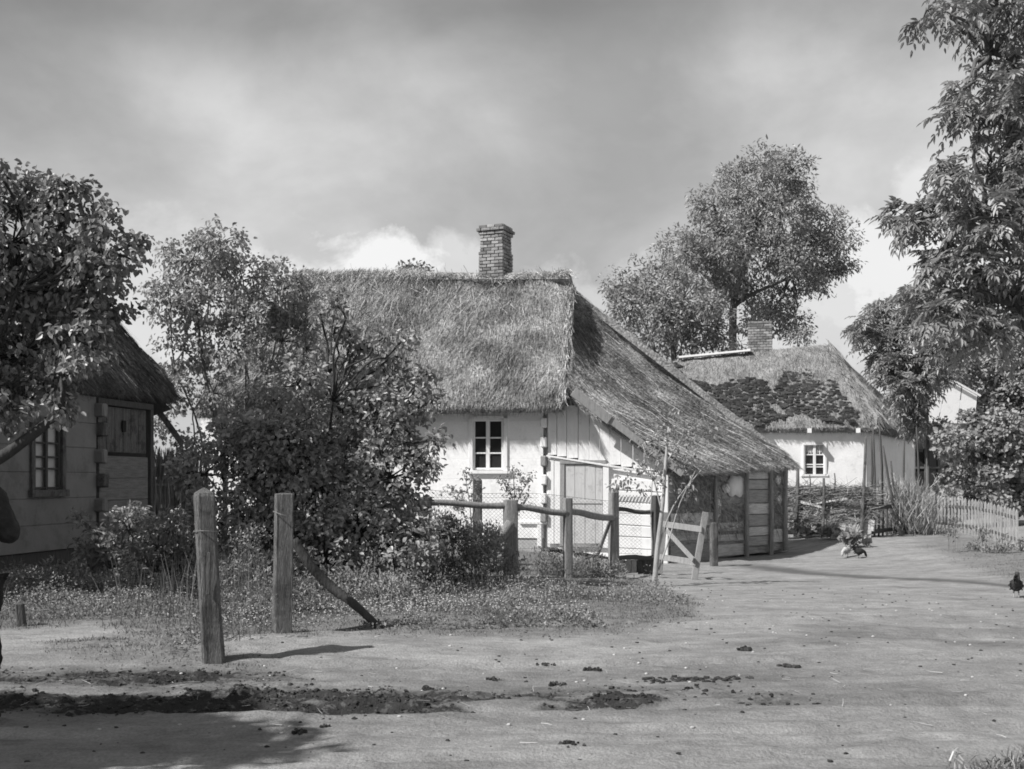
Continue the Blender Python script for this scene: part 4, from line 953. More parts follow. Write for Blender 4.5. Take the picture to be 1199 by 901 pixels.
# yard fence of the far cottage: stakes, stacked brush, boards
yf = thing('wattle_fence', 'low wall of stacked brushwood held by thin stakes before the far cottage', 'fence', ray(970, 620, 30))
def yl(u, v, out=0): 
    Yy = 30.5-(u-925)*.012-out; return ray(u, v, Yy)
b = MB()
for j, v in enumerate(np.arange(569, 612, 2.6)):
    for k_ in range(3):
        u0 = rs.uniform(920, 960); u1 = rs.uniform(975, 1022); pts = [yl(u0+(u1-u0)*f_, v+rs.uniform(-1.5, 1.5)+(.04*(u0+(u1-u0)*f_-925) if v < 600 else 0), rs.uniform(-.06, .12)) for f_ in (0, .3, .6, 1)]
        b.tube(pts, rs.uniform(.015, .035), 5, sub=2, rough=.15)
n = 3500; uu = rs.uniform(922, 1022, n); vv = rs.uniform(569, 613, n); O = np.array([tuple(yl(a, c_, rs.uniform(0, .16))) for a, c_ in zip(uu, vv)]); D = np.stack([rs.normal(0, 1, n), rs.normal(0, .3, n), rs.normal(0, .25, n)], -1)
b.straws(O, D, rs.uniform(.15, .5, n), .014)
b.build('stacked_brushwood', 'wattle', yf)
b = MB(); b.grid(np.array([[tuple(yl(u, v, -.12+.03*float(fbm(u*.1, v*.1, 3)))) for v in np.linspace(572, 626, 12)] for u in np.linspace(918, 1022, 30)])); b.build('daub_core', 'dung_wall', yf, True)
b = MB(); b.beam(yl(962, 608, .1), yl(1024, 616, .1), .27, .05, jit=.01, r=.8); b.beam(yl(965, 621, .12), yl(1020, 627, .12), .26, .05, jit=.01, r=.55); b.beam(yl(922, 600, .1), yl(960, 606, .1), .22, .05, r=.6); b.beam(yl(930, 586, .2), yl(965, 595, .18), .06, .05, r=1); b.beam(yl(956, 590, .2), yl(992, 584, .2), .05, .05, r=1)
b.build('board', 'old_wood_flat', yf)
for (u0, v0, u1, v1, r_) in ((934, 548, 932, 612, .06), (964.5, 560, 963, 630, .045), (1013.5, 512, 1008, 630, .045), (1008.5, 585, 1009, 625, .06), (948, 556, 948, 580, .02), (977, 554, 977, 575, .02)):
    b = MB(); b.tube([yl(u0, v0, .25), yl((u0+u1)/2+1, (v0+v1)/2, .25), yl(u1, v1, .25)], [r_*.7, r_*.9, r_], 6, sub=2, rough=.08); b.build('stake', 'old_wood', yf, True)
# hurdle and low boards running back towards the picket fence
hf = thing('hurdle_fence', 'dark low hurdle running back beside the brushwood heap', 'fence', gp(1030, 632))
b = MB()
for i, f_ in enumerate(np.linspace(0, 1, 14)):
    u = 1024+f_*62; Yy = 29.4+f_*4.5; pt = ray(u, 0, Yy); z = G(pt.x, Yy); b.beam((pt.x, Yy, z-.05), (pt.x+rs.uniform(-.03, .03), Yy, z+rs.uniform(.75, .95)), .07, .04, up=(0, 1, 0))
hs = b.build('upright', 'dark_wood', hf)
b = MB(); pA = ray(1022, 0, 29.3); pB = ray(1088, 0, 34); 
for zz_ in (.15, .78): b.beam((pA.x, pA.y, G(pA.x, pA.y)+zz_), (pB.x, pB.y, G(pB.x, pB.y)+zz_), .11, .05)
b.build('rail', 'dark_wood', hf)
for (u0, v0, u1, v1, Y1) in ((1022, 498, 1024, 620, 30), (1029, 492, 1033, 600, 30.2), (1034, 522, 1048, 600, 30.6), (1043, 540, 1050, 610, 31), (1059, 510, 1060, 620, 32), (1020, 510, 1019, 600, 29.8), (1073, 500, 1076, 600, 33)):
    b = MB(); b.tube([ray(u0, v0, Y1), ray((u0+u1)/2+rs.uniform(-2, 2), (v0+v1)/2, Y1), ray(u1, v1, Y1)], [.02, .032, .04], 6, sub=2, rough=.1); b.build('stake', 'dark_wood', hf, True)
# brushwood heap
b = MB(); n = 9000; c0 = ray(1054, 590, 31.5)
O = rs.normal(0, 1, (n, 3))*np.array([.30, .6, .32])+np.array([c0.x, c0.y, .35]); O[:, 2] = np.maximum(O[:, 2], -.3); D = rs.normal(0, .45, (n, 3)); D[:, 2] = np.abs(D[:, 2])+.7; D[:, 0] += (O[:, 0]-c0.x)*.3
b.straws(O, D, rs.uniform(.25, .6, n), .013); b.solo('brushwood_heap', 'wattle', 'heap of dry brushwood leaning against the stakes by the far cottage', 'brushwood', (c0.x, c0.y, -.3))
# picket fence
pf = thing('picket_fence', 'pale picket fence under the round bush at the right edge', 'fence', gp(1150, 636))
A_ = [(1076, 576, 34.0), (1110, 581, 31.5), (1140, 585, 29.0), (1165, 590, 27.3), (1191, 596, 25.6)]
A_ = np.array(A_, float)
n = 30
for i in range(n):
    u = 1076+(1191-1076)*(i/(n-1))**.93; Yy = np.interp(u, A_[:, 0], A_[:, 2]); v = np.interp(u, A_[:, 0], A_[:, 1])+rs.uniform(-1, 1); tp = ray(u, v, Yy); z = G(tp.x, Yy)-.03; h = max(.8, tp.z-z)
    b = MB(); w = .052; ln = rs.uniform(-.015, .015)
    V = [(-w/2, -.012, 0), (w/2, -.012, 0), (w/2, -.012, h-.06), (0, -.012, h), (-w/2, -.012, h-.06)]; V = V+[(a, .012, c_) for a, _, c_ in V]; V = np.array(V); V[:, 0] += V[:, 2]*ln
    V = V+np.array([tp.x, Yy, z]); b.add(V, [(0, 5, 6, 1), (1, 6, 7, 2), (2, 7, 8, 3), (3, 8, 9, 4), (4, 9, 5, 0), (0, 1, 2, 4), (5, 9, 7, 6)], [(2, 3, 4), (7, 9, 8)]); b.build('picket', 'picket_wood', pf)
for zz_ in (.22, .72):
    b = MB()
    for k_ in range(4):
        P = [ray(A_[j][0], 0, A_[j][2]+.05) for j in (k_, k_+1)]; b.beam((P[0].x, P[0].y, G(P[0].x, P[0].y)+zz_), (P[1].x, P[1].y, G(P[1].x, P[1].y)+zz_), .07, .04)
    b.build('rail', 'old_wood', pf)

# ================================================================== trees and shrubs
def unit(n):
    d = rs.normal(size=(n, 3)); return d/np.linalg.norm(d, axis=1)[:, None]
def crown_points(blobs, Y0, dy, dens, rc, shell=.45, yscale=1.0):
    """clusters spread through the blobs' volume; returns cluster centres, each one's blob centre and radius"""
    C = []; B = []
    for (u, v, r) in blobs:
        Yb = Y0+rs.uniform(-dy, dy); c = np.array(tuple(ray(u, v, Yb))); rw = r/F*Yb; n = max(4, int(dens*(rw/rc)**2*4.2))
        q = unit(n)*(shell+(1-shell)*rs.rand(n, 1))**.5*rw*np.array([1, yscale, 1]); C.append(c+q); B.append(np.repeat(c[None], n, 0))
    return np.vstack(C), np.vstack(B)
def leafset(b, C, B, per, rc, L, wr, six, droop=.35, upb=.6, lat=None):
    n = len(C)*per; c = np.repeat(C, per, 0); bb = np.repeat(B, per, 0); o = unit(n)*(rs.rand(n, 1)**.45)*rc*np.array([1, 1, .8]); P = c+o
    out = (P-bb); out /= np.linalg.norm(out, axis=1)[:, None]+1e-9; D = unit(n)*.8+out*.6; D[:, 2] -= droop; U = unit(n)*.7+np.array([-.15, -.2, upb])+out*.5
    Lr = L*rs.uniform(.6, 1.25, n); tone = np.clip(rs.normal(.5, .22, n)+np.repeat(rs.normal(0, .12, len(C)), per), 0, 1)
    b.leaves(P, D, U, Lr, Lr*wr, six=six, r=tone, fold=.18)
def compound(b, C, B, per, rc, L, leafL, six=False, pairs=4):
    n = len(C)*per; c = np.repeat(C, per, 0); bb = np.repeat(B, per, 0); out = c-bb; out /= np.linalg.norm(out, axis=1)[:, None]+1e-9
    O = c+unit(n)*rc*rs.rand(n, 1); D = unit(n)*.8+out*.6; D[:, 2] *= .8; D /= np.linalg.norm(D, axis=1)[:, None]; Ll = L*rs.uniform(.7, 1.2, n)[:, None]
    U = unit(n)*.6+np.array([0, 0, 1.]); S = np.cross(D, U); S /= np.linalg.norm(S, axis=1)[:, None]; U = np.cross(S, D); tone = np.clip(rs.normal(.5, .2, n), 0, 1)
    for k in range(pairs+1):
        f = (k+1)/(pairs+1); base = O+D*Ll*f; base[:, 2] -= .35*f*f*Ll[:, 0]; DD = D.copy(); DD[:, 2] -= .7*f
        for sg in ((1, -1) if k < pairs else (0,)):
            d2 = DD*(.6 if sg else 1)+S*sg*.75+rs.normal(0, .16, (n, 3))+np.array([0, 0, -.15]); ll = leafL*rs.uniform(.6, 1.25, n); b.leaves(base, d2, U, ll, ll*.34, six=six, r=tone, fold=.15)
def limb(b, p, q, r0, r1, wob=.08, n=6):
    p = np.array(tuple(p)); q = np.array(tuple(q)); L = np.linalg.norm(q-p); t = np.linspace(0, 1, n)[:, None]; P = p*(1-t)+q*t; P[1:-1] += rs.normal(0, wob*L/3, (n-2, 3)); 
    P[:, 2] += (np.sin(t[:, 0]*np.pi)*L*.06); b.tube(P, np.linspace(r0, r1, n), n=7, sub=2, rough=.05)
    return P
def tree(name, label, cat, base, forks, blobs, Y0, dy, rc, per, L, wr=.6, dens=1, leafm='leaf', barkm='bark', six=True, droop=.35, kind='simple', trunk_r=.12, shell=.45, group=None, twig_r=.012, pathpts=None, cl=.32, yscale=1.0, clsize=.25):
    """a trunk (or stems) to the forks, limbs to the blobs, twigs to the leaf clusters"""
    t = thing(name, label, cat, base, group); tb = MB(); C, B = crown_points(blobs, Y0, dy, dens, rc, shell, yscale)
    if pathpts is None: pathpts = [[base, f] for f in forks]
    tips = []
    for P in pathpts:
        P = [Vector(q) for q in P]; tr_ = trunk_r*(1 if tuple(P[0]) == tuple(pathpts[0][0]) else .5); r = np.linspace(tr_, tr_*.5, len(P)); r[0] *= 1.25; tb.tube(P, r, n=10, sub=4, rough=.06); tips.append((np.array(tuple(P[-1])), trunk_r*.55))
        if len(P) > 2: tips.append((np.array(tuple(P[len(P)//2])), trunk_r*.7))
    ub = np.unique(B, axis=0)
    for c in ub:
        k = int(np.argmin([np.linalg.norm(c-q[0]) for q in tips])); p, r = tips[k]; limb(tb, p, c, r*.42, twig_r*1.3, .12)
        m = np.nonzero((B == c).all(1))[0]
        for i in m[::3]: tb.tube([c, (c+C[i])/2+rs.normal(0, .03, 3), C[i]], [twig_r*1.3, twig_r*.9, twig_r*.4], n=4, cap=False)
    tb.build('trunk', barkm, t, True)
    cb = MB()
    if kind == 'compound': compound(cb, C, B, per, rc*.5, cl, L, six)
    else: leafset(cb, C, B, per, rc, L, wr, six, droop)
    cb.build('crown', leafm, t); return t
base = Vector((-6.9, 13.0, 0))
tree('leafy_tree', 'broad-leaved tree overhanging the left cottage from the left edge', 'tree', (base.x, base.y, G(base.x, base.y)), None,
     [(15, 285, 70), (75, 250, 42), (120, 272, 34), (55, 335, 62), (118, 325, 34), (25, 415, 55), (85, 395, 42), (-70, 300, 100), (-60, 430, 90), (30, 222, 28), (145, 300, 18), (95, 330, 45), (0, 205, 14), (50, 455, 34), (-160, 350, 90), (95, 430, 18), (15, 480, 26), (135, 360, 14), (70, 478, 12), (108, 360, 24), (75, 215, 6), (160, 285, 6)],
     13, .7, .17, 26, .085, .72, 1.0, 'leaf_dark', 'black_bark', True, .75, trunk_r=.09,
     pathpts=[[base, ray(-30, 565, 13), ray(10, 530, 13), ray(62, 488, 13), ray(75, 440, 13)], [base, ray(-90, 480, 13), ray(-60, 350, 13)], [ray(-30, 565, 13), ray(-20, 450, 13), ray(20, 340, 13)]])
base = Vector(gp(268, 652)); base = Vector((-5.2, 20, 0))
bz = lambda u, Yy: Vector(((u-CU)/F*Yy, Yy, G((u-CU)/F*Yy, Yy)-.05))
tree('multi_stem_tree', 'tall airy tree with several thin stems between the two cottages', 'tree', bz(280, 24.6), None,
     [(225, 305, 38), (258, 285, 30), (200, 355, 30), (245, 350, 42), (330, 340, 34), (295, 325, 30), (355, 355, 28), (215, 410, 32), (270, 400, 34), (330, 400, 34), (200, 460, 24), (250, 460, 24), (320, 455, 25), (360, 410, 26), (300, 370, 30), (185, 500, 18), (228, 520, 22), (290, 500, 24.6), (182, 340, 14)],
     24.6, .6, .26, 26, .105, .6, 1.45, 'leaf_pale', 'bark', True, .6, trunk_r=.055,
     pathpts=[[bz(262, 24.6), ray(262, 540, 24.6), ray(240, 440, 24.6), ray(228, 340, 24.6)], [bz(280, 24.8), ray(285, 520, 24.8), ray(288, 430, 24.8), ray(285, 330, 24.6)], [bz(300, 24.4), ray(306, 520, 24.4), ray(318, 430, 24.4), ray(330, 360, 24.6)], [bz(310, 24.6), ray(330, 500, 24.6), ray(355, 420, 24.6), ray(358, 370, 24.6)], [bz(250, 24.9), ray(235, 510, 24.9), ray(205, 430, 24.9), ray(200, 370, 24.6)]])
tree('big_bush', 'large dark bush filling the garden behind the two gate posts', 'bush', bz(360, 15), None,
     [(330, 505, 48), (400, 485, 42), (455, 450, 28), (480, 505, 28), (390, 432, 24), (392, 385, 12), (396, 360, 8), (300, 560, 55), (370, 570, 75), (455, 560, 55), (420, 620, 60), (240, 555, 35), (250, 615, 38), (315, 630, 50), (510, 520, 10), (500, 545, 10), (478, 570, 24), (475, 470, 26), (350, 450, 28), (440, 500, 45), (340, 540, 60), (470, 420, 12), (270, 520, 35), (460, 650, 45), (380, 655, 50), (300, 665, 40), (495, 630, 30), (350, 420, 9), (430, 402, 9), (505, 468, 10), (500, 438, 7), (298, 500, 12), (410, 392, 7), (376, 368, 6), (472, 398, 6), (448, 396, 7), (318, 455, 10), (265, 500, 10), (395, 345, 5), (418, 410, 8)],
     15, .55, .17, 25, .08, .6, 1.15, 'leaf', 'black_bark', True, .35, trunk_r=.05, yscale=.9,
     pathpts=[[bz(350, 15), ray(345, 600, 15), ray(340, 520, 15)], [bz(380, 15), ray(395, 590, 15), ray(410, 500, 15)], [bz(400, 15), ray(430, 610, 15), ray(455, 520, 15)], [bz(330, 15), ray(290, 620, 15), ray(260, 560, 15)], [bz(370, 15.2), ray(380, 560, 15.2), ray(390, 470, 15)]])
tree('low_shrub', 'low spreading shrub under the stable door of the left cottage', 'shrub', bz(150, 16), None,
     [(110, 640, 22), (150, 620, 26), (185, 640, 30), (130, 665, 26), (170, 670, 28), (200, 615, 20), (210, 670, 30), (160, 600, 14), (95, 610, 8), (225, 640, 26)], 16, .5, .14, 18, .085, .5, 1.3, 'leaf', 'bark', True, .3, trunk_r=.03,
     pathpts=[[bz(150, 16), ray(150, 650, 16)], [bz(170, 16), ray(190, 650, 16)]])
# tall ash branches at the right edge
base = Vector((7.6, 12.6, G(7.6, 12.6)))
tree('ash_tree', 'big ash tree whose leafy boughs hang in from the right edge', 'tree', base, None,
     [(1085, 12, 15), (1115, 18, 20), (1160, 5, 26), (1200, 20, 34), (1140, 40, 14), (1185, 75, 22), (1215, 110, 42), (1125, 105, 6), (1155, 95, 12), (1175, 140, 20), (1210, 180, 40), (1118, 130, 6), (1145, 150, 12), (1160, 185, 18), (1190, 215, 24), (1100, 188, 8), (1120, 205, 10),
      (1125, 228, 16), (1155, 255, 28), (1200, 255, 40), (1082, 250, 9), (1068, 260, 6), (1108, 262, 16), (1125, 292, 18), (1165, 295, 26), (1210, 305, 28), (1100, 315, 10), (1115, 340, 20), (1145, 340, 22), (1100, 350, 12), (1168, 335, 12), (1125, 370, 16), (1150, 375, 18), (1090, 330, 14), (1080, 352, 12), (1095, 368, 14), (1175, 372, 20), (1200, 395, 24), (1180, 345, 16), (1060, 262, 8), (1048, 256, 5), (1130, 398, 14), (1160, 400, 14), (1095, 300, 10), (1140, 315, 20), (1185, 270, 26), (1260, 60, 70), (1270, 200, 80), (1260, 320, 50), (1250, -60, 90), (1150, -50, 40), (1340, 150, 100)],
     13, .8, .17, 8, .10, leafm='leaf', kind='compound', dens=.72, trunk_r=.15, cl=.25, six=True,
     pathpts=[[base, Vector((7.3, 12.8, 2.5)), Vector((7.0, 13, 5.0)), Vector((6.9, 13, 8))], [Vector((7.3, 12.8, 2.0)), ray(1250, 350, 13), ray(1190, 355, 13), ray(1150, 345, 13)], [Vector((7.2, 12.9, 3.8)), ray(1215, 250, 13), ray(1150, 250, 13)], [Vector((7.0, 13, 5)), ray(1220, 90, 13), ray(1160, 60, 13)]])
tree('ash_tree', 'smaller ash tree rising behind the far cottage roof at its right end', 'tree', bz(1085, 33), None,
     [(1012, 385, 10), (1035, 372, 18), (1060, 367, 22), (1085, 372, 26), (1030, 408, 18), (1055, 410, 28), (1085, 405, 24), (1048, 436, 20), (1068, 440, 16), (1105, 395, 20), (1072, 462, 8), (1000, 392, 5), (1060, 470, 14), (1120, 410, 14), (1078, 440, 16), (1068, 490, 9), (1130, 390, 16), (1080, 460, 12), (1062, 455, 16), (1073, 478, 10), (1100, 440, 10), (1075, 500, 8), (1045, 425, 18)],
     34, 1.0, .34, 11, .15, leafm='leaf', kind='compound', dens=1.5, trunk_r=.06, cl=.40,
     pathpts=[[bz(1086, 34), ray(1086, 500, 34), ray(1080, 430, 34), ray(1070, 390, 34)]])
tree('round_tree', 'dense round tree behind the barn at the far right', 'tree', bz(1175, 62), None,
     [(1145, 400, 36), (1180, 410, 40), (1215, 420, 40), (1165, 450, 34), (1200, 470, 44), (1170, 500, 38), (1215, 520, 44), (1130, 425, 22), (1150, 370, 14), (1170, 540, 34), (1250, 450, 60), (1115, 428, 16), (1135, 432, 18), (1100, 400, 18)],
     62, 2, .6, 20, .26, .6, 2.8, 'leaf_pale', 'bark', False, .3, trunk_r=.3, pathpts=[[bz(1175, 62), ray(1175, 500, 62), ray(1175, 430, 62)]])
tree('round_bush', 'pale round bush leaning over the picket fence', 'bush', bz(1165, 33), None,
     [(1115, 520, 18), (1135, 505, 20), (1140, 535, 26), (1165, 520, 28), (1190, 530, 30), (1160, 560, 24), (1185, 572, 24), (1120, 560, 20), (1210, 560, 30), (1128, 582, 12), (1175, 500, 18), (1215, 510, 25), (1105, 505, 12), (1135, 588, 12), (1110, 580, 10), (1175, 590, 14), (1200, 596, 14), (1205, 575, 20), (1150, 515, 18)],
     33, .9, .25, 18, .145, .8, 1.5, 'leaf_pale', 'bark', True, .2, trunk_r=.03, pathpts=[[bz(1150, 33), ray(1148, 540, 33)], [bz(1180, 33), ray(1185, 540, 33)]])
tree('tall_tree', 'tall spreading tree rising behind the far cottage chimney', 'tree', bz(862, 48), None,
     [(895, 192, 24), (925, 200, 24), (865, 220, 30), (905, 225, 36), (935, 235, 24), (835, 240, 26), (870, 255, 36), (915, 262, 34), (820, 275, 26), (850, 285, 36), (890, 290, 34), (800, 295, 26), (830, 315, 30), (795, 320, 18), (860, 320, 22), (930, 300, 26), (960, 270, 28), (985, 280, 22), (955, 300, 32), (980, 305, 20), (925, 322, 26), (958, 325, 18), (905, 350, 22), (885, 345, 18), (900, 375, 24), (930, 372, 20), (935, 390, 15), (840, 345, 22), (880, 375, 16), (975, 258, 10), (775, 290, 8)],
     48, 2.4, .50, 52, .20, .40, 1.45, 'leaf', 'bark', False, .5, trunk_r=.19, twig_r=.02, shell=.35,
     pathpts=[[bz(858, 48), ray(858, 400, 48), ray(860, 350, 48), ray(868, 325, 48), ray(878, 290, 48), ray(895, 240, 48)], [ray(860, 350, 48), ray(838, 333, 48), ray(810, 310, 48)], [ray(860, 358, 48), ray(880, 345, 48), ray(930, 322, 48), ray(960, 300, 48)], [ray(868, 325, 48), ray(852, 295, 48), ray(842, 255, 48)]])
tree('feathery_tree', 'lower feathery tree between the main roof and the tall tree', 'tree', bz(775, 42), None,
     [(722, 335, 16), (745, 325, 20), (770, 335, 26), (740, 355, 26), (800, 350, 28), (775, 370, 34), (815, 380, 30), (760, 395, 30), (840, 385, 22), (800, 400, 28), (835, 360, 18), (725, 350, 16), (855, 400, 16), (790, 320, 12)],
     42, 1.8, .42, 36, .19, .38, 1.6, 'leaf', 'bark', False, .4, trunk_r=.16, twig_r=.02, pathpts=[[bz(790, 42), ray(790, 440, 42), ray(785, 380, 42)], [bz(780, 42), ray(770, 430, 42), ray(750, 370, 42)]])
tree('distant_tree', 'treetop just showing over the ridge of the main cottage', 'tree', bz(482, 55), None, [(474, 316, 8), (484, 315, 9), (494, 316, 8), (484, 330, 16), (470, 335, 14), (498, 335, 14)], 55, .6, .4, 16, .22, .6, 2.0, 'leaf_dark', 'bark', False, trunk_r=.15, pathpts=[[bz(482, 55), ray(482, 400, 55), ray(483, 335, 55)]])
tree('roadside_tree', 'tree outside the left edge whose shade falls on the road corner', 'tree', Vector((-8.2, 3.6, G(-8.2, 3.6))), [Vector((-7.8, 3.7, 3.0))], [], 1, 0, .3, 1, .1) if 0 else None
# tree whose shade falls on the near left corner of the road
t = thing('roadside_tree', 'roadside tree whose shade falls over the man and the near road corner', 'tree', (-8.3, 3.4, G(-8.3, 3.4)))
tb = MB(); tb.tube([(-8.3, 3.4, -.1), (-8.2, 3.5, 1.8), (-7.9, 3.7, 3.2), (-7.6, 3.9, 4.4)], [.22, .17, .13, .07], 10, sub=3, rough=.05)
C = unit(230)*(rs.rand(230, 1)**.4)*np.array([2.0, 1.45, 1.5])+np.array([-7.9, 3.55, 4.55]); B = np.repeat(np.array([[-7.7, 3.7, 4.1]]), len(C), 0)
for c in C[::6]: limb(tb, (-7.7, 3.8, 3.9), c, .05, .01)
tb.build('trunk', 'bark', t, True); cb = MB(); leafset(cb, C, B, 80, .36, .15, .75, False); cb.build('crown', 'leaf_dark', t)
# sapling tied to stakes
sp = thing('sapling', 'thin leaning sapling with whitish stems in front of the open gate', 'sapling', gp(766, 685))
b = MB(); s0 = gp(766, 685); Ys = s0.y
for P, r0 in (([(766, 686), (770, 640), (776, 590), (779, 545), (783, 500)], .045), ([(768, 660), (778, 618), (795, 582), (826, 545)], .016), ([(771, 668), (784, 630), (796, 590), (815, 550)], .014), ([(775, 600), (765, 560), (752, 520)], .014), ([(778, 570), (762, 556), (735, 560)], .010), ([(779, 545), (800, 510), (822, 490)], .012), ([(764, 650), (762, 600), (764, 560)], .014)):
    b.tube([ray(u, v, Ys) if i or v < 680 else s0-Vector((0, 0, .05)) for i, (u, v) in enumerate(P)], np.linspace(r0, r0*.35, len(P)), 7, sub=3, rough=.06)
b.build('trunk', 'pale_bark', sp, True)
C, B = crown_points([(785, 495, 14), (775, 520, 16), (800, 505, 14), (815, 520, 12), (760, 515, 12), (765, 545, 16), (745, 545, 10), (790, 540, 16), (735, 562, 7), (825, 500, 10), (780, 565, 12), (805, 545, 10), (720, 565, 5), (752, 570, 6), (808, 575, 6)], Ys, .25, 1.0, .13, .3)
cb = MB(); leafset(cb, C, B, 7, .13, .075, .5, True, .4); cb.build('crown', 'leaf', sp)
# little shrubs against the white wall
for (nm, lb, stems, blobs) in (('rose_bush', 'spindly leafy shoot standing before the white wall right of the window', [[(603, 600), (602, 570), (600, 545)], [(603, 600), (612, 575), (620, 562)], [(602, 590), (592, 570), (588, 562)]], [(602, 548, 7), (608, 560, 9), (596, 565, 8), (612, 572, 8), (600, 580, 10), (590, 560, 5), (620, 556, 5), (606, 592, 8), (616, 588, 6)]),
                               ('rose_bush', 'drooping leafy shoots before the white wall under the window', [[(552, 620), (550, 590), (545, 560)], [(552, 610), (560, 580), (552, 555)]], [(546, 556, 6), (552, 568, 8), (540, 574, 8), (560, 576, 6), (535, 585, 8), (545, 592, 10), (556, 590, 8), (525, 575, 6), (530, 600, 10)])):
    e = thing(nm, lb, 'bush', bz(stems[0][0][0], 19)); b = MB()
    for P in stems: b.tube([bz(P[0][0], 19)]+[ray(u, v, 19) for u, v in P], np.linspace(.012, .005, len(P)+1), 5, sub=2)
    b.build('stem', 'bark', e, True); C, B = crown_points(blobs, 19, .15, 1, .10, .3); cb = MB(); leafset(cb, C, B, 9, .10, .065, .5, True, .3); cb.build('foliage', 'leaf', e)

# garden weeds and tall grass along the fence and verge
def weed(name, label, blobs, Y0, dy, L, dens=1.0, leafm='leaf_weed', wr=.4, per=14, rc=.13, stems=60, cat='weeds'):
    C, B = crown_points(blobs, Y0, dy, dens, rc, .2, 1.3); z = ground(C[:, 0], C[:, 1]); C[:, 2] = np.maximum(C[:, 2], z+.03); B[:, 2] -= .3; t = thing(name, label, cat, (C[:, 0].mean(), C[:, 1].mean(), G(C[:, 0].mean(), C[:, 1].mean())))
    cb = MB(); leafset(cb, C, B, per, rc, L, wr, False, .0, .5); sb = cb; k = rs.choice(len(C), min(stems, len(C)), False); O = np.stack([C[k, 0], C[k, 1], z[k]-.02], -1); D = (C[k]-O); D[:, 2] += .05; sb.straws(O, D+rs.normal(0, .02, D.shape), np.linalg.norm(D, axis=1)*1.2, .008); sb.build('foliage', leafm, t)
    return t
weed('weed_clump', 'tangle of weeds round the brace of the pole fence', [(540, 620, 18), (560, 635, 24), (530, 640, 28), (580, 650, 24), (550, 670, 24), (520, 625, 18), (500, 640, 24), (600, 670, 16), (515, 610, 14), (510, 660, 20), (575, 625, 12), (490, 680, 20)], 16.4, .5, .075, 2.4)
weed('weed_clump', 'bushy weeds at the foot of the narrow fence post', [(630, 655, 12), (645, 665, 14), (675, 660, 14), (690, 668, 16), (705, 672, 16), (660, 672, 14), (650, 650, 10), (720, 670, 10), (690, 650, 12)], 18.2, .4, .055, 2.6)
weed('weed_clump', 'low weeds in front of the low wall of brushwood', [], 1, 0, .1) if 0 else None
weed('weed_clump', 'tall thin weeds behind and between the two gate posts', [(275, 660, 18), (290, 640, 18), (300, 670, 22), (265, 690, 18), (320, 690, 18), (360, 690, 18), (250, 670, 14), (345, 700, 16)], 12.6, .4, .055, 1.8, stems=200)
weed('weed_clump', 'weeds climbing between the leaning pole and the big bush', [(400, 690, 20), (430, 680, 22), (460, 690, 20), (370, 705, 16), (480, 700, 14), (440, 700, 16)], 13.2, .5, .06, 2.0)
weed('weed_clump', 'leafy weeds below the wall of the left cottage', [(60, 670, 14), (85, 680, 18), (120, 690, 18), (40, 680, 12), (150, 695, 16), (190, 695, 18), (20, 668, 10), (220, 700, 14)], 14.6, .5, .075, 2.0)
weed('weed_clump', 'flowering weeds round the foot of the leaning post', [(225, 740, 10), (232, 755, 10), (240, 740, 8), (285, 720, 14), (300, 705, 12), (275, 735, 8)], 10.0, .35, .045, 1.6)
weed('weed_clump', 'weedy growth on the bank below the picket fence', [(1118, 622, 8), (1150, 628, 10), (1175, 640, 10), (1195, 655, 12), (1160, 650, 10), (1140, 640, 8), (1205, 640, 12), (1120, 612, 6)], 24.5, .7, .09, 1.2)
for (u, v, s_, lb) in ((944, 620, 10, 'broad-leaved plant at the foot of the brushwood wall, nearest the shed'), (974, 624, 8, 'broad-leaved plant between two stakes of the brushwood wall'), (1000, 633, 9, 'broad-leaved plant below the long board of the brushwood wall')):
    p = gp(u, v+s_); weed('garden_plant', lb, [(u-5, v, s_*.7), (u+5, v, s_*.7), (u, v-3, s_*.7), (u+(10 if u > 990 else 3), v+2, s_*.6), (u-(8 if u > 990 else 2), v+2, s_*.6)], p.y, .12, .16, 1.2, 'leaf_pale', .8, per=9, rc=.14, stems=4, cat='plant')
# tall dry grass stems between the posts
b = MB(); x, y = scatter(500, -4.2, -2.4, 11.0, 13.5, lambda x, y: np.full(x.shape, .4)); n = len(x); b.straws(np.stack([x, y, ground(x, y)], -1), rdir(n, 1.2, .25), rs.uniform(.3, .8, n), .006, sag=.1)
x, y = scatter(1800, -6, 1.0, 12, 18, lambda x, y: np.full(x.shape, .35)); n = len(x); b.straws(np.stack([x, y, ground(x, y)], -1), rdir(n, 1.2, .25), rs.uniform(.15, .45, n), .006, sag=.1)
tag(b.build('tall_grass', 'grass'), 'tall thin grass among the garden weeds', None, None, 'stuff')
# white verge flowers
b = MB(); zones = [(-6, -3.3, 12.3, 15.5, 1000), (-3.2, -.9, 10.9, 13.0, 650), (-1.7, .8, 11.4, 15.5, 900), (-2.95, -2.4, 9.3, 10.6, 70), (.2, 2.2, 12.5, 15.5, 60)]
for (x0, x1, y0, y1, n) in zones:
    x = rs.uniform(x0, x1, n); y = rs.uniform(y0, y1, n); k = fbm(x*1.4+11, y*1.4, 3) > -.08; x, y = x[k], y[k]; n = len(x); h = rs.uniform(.05, .17, n); O = np.stack([x, y, ground(x, y)+h], -1)
    for a in range(3):
        an = rs.uniform(0, 6.28, n); D = np.stack([np.cos(an), np.sin(an), rs.uniform(.1, .5, n)], -1); U = unit(n)*.4+np.array([0, -.4, 1]); b.leaves(O, D, U, rs.uniform(.007, .014, n), .012, six=False)
tag(b.build('flowers', 'flower'), 'tiny white flowers scattered through the verge', None, None, 'stuff')
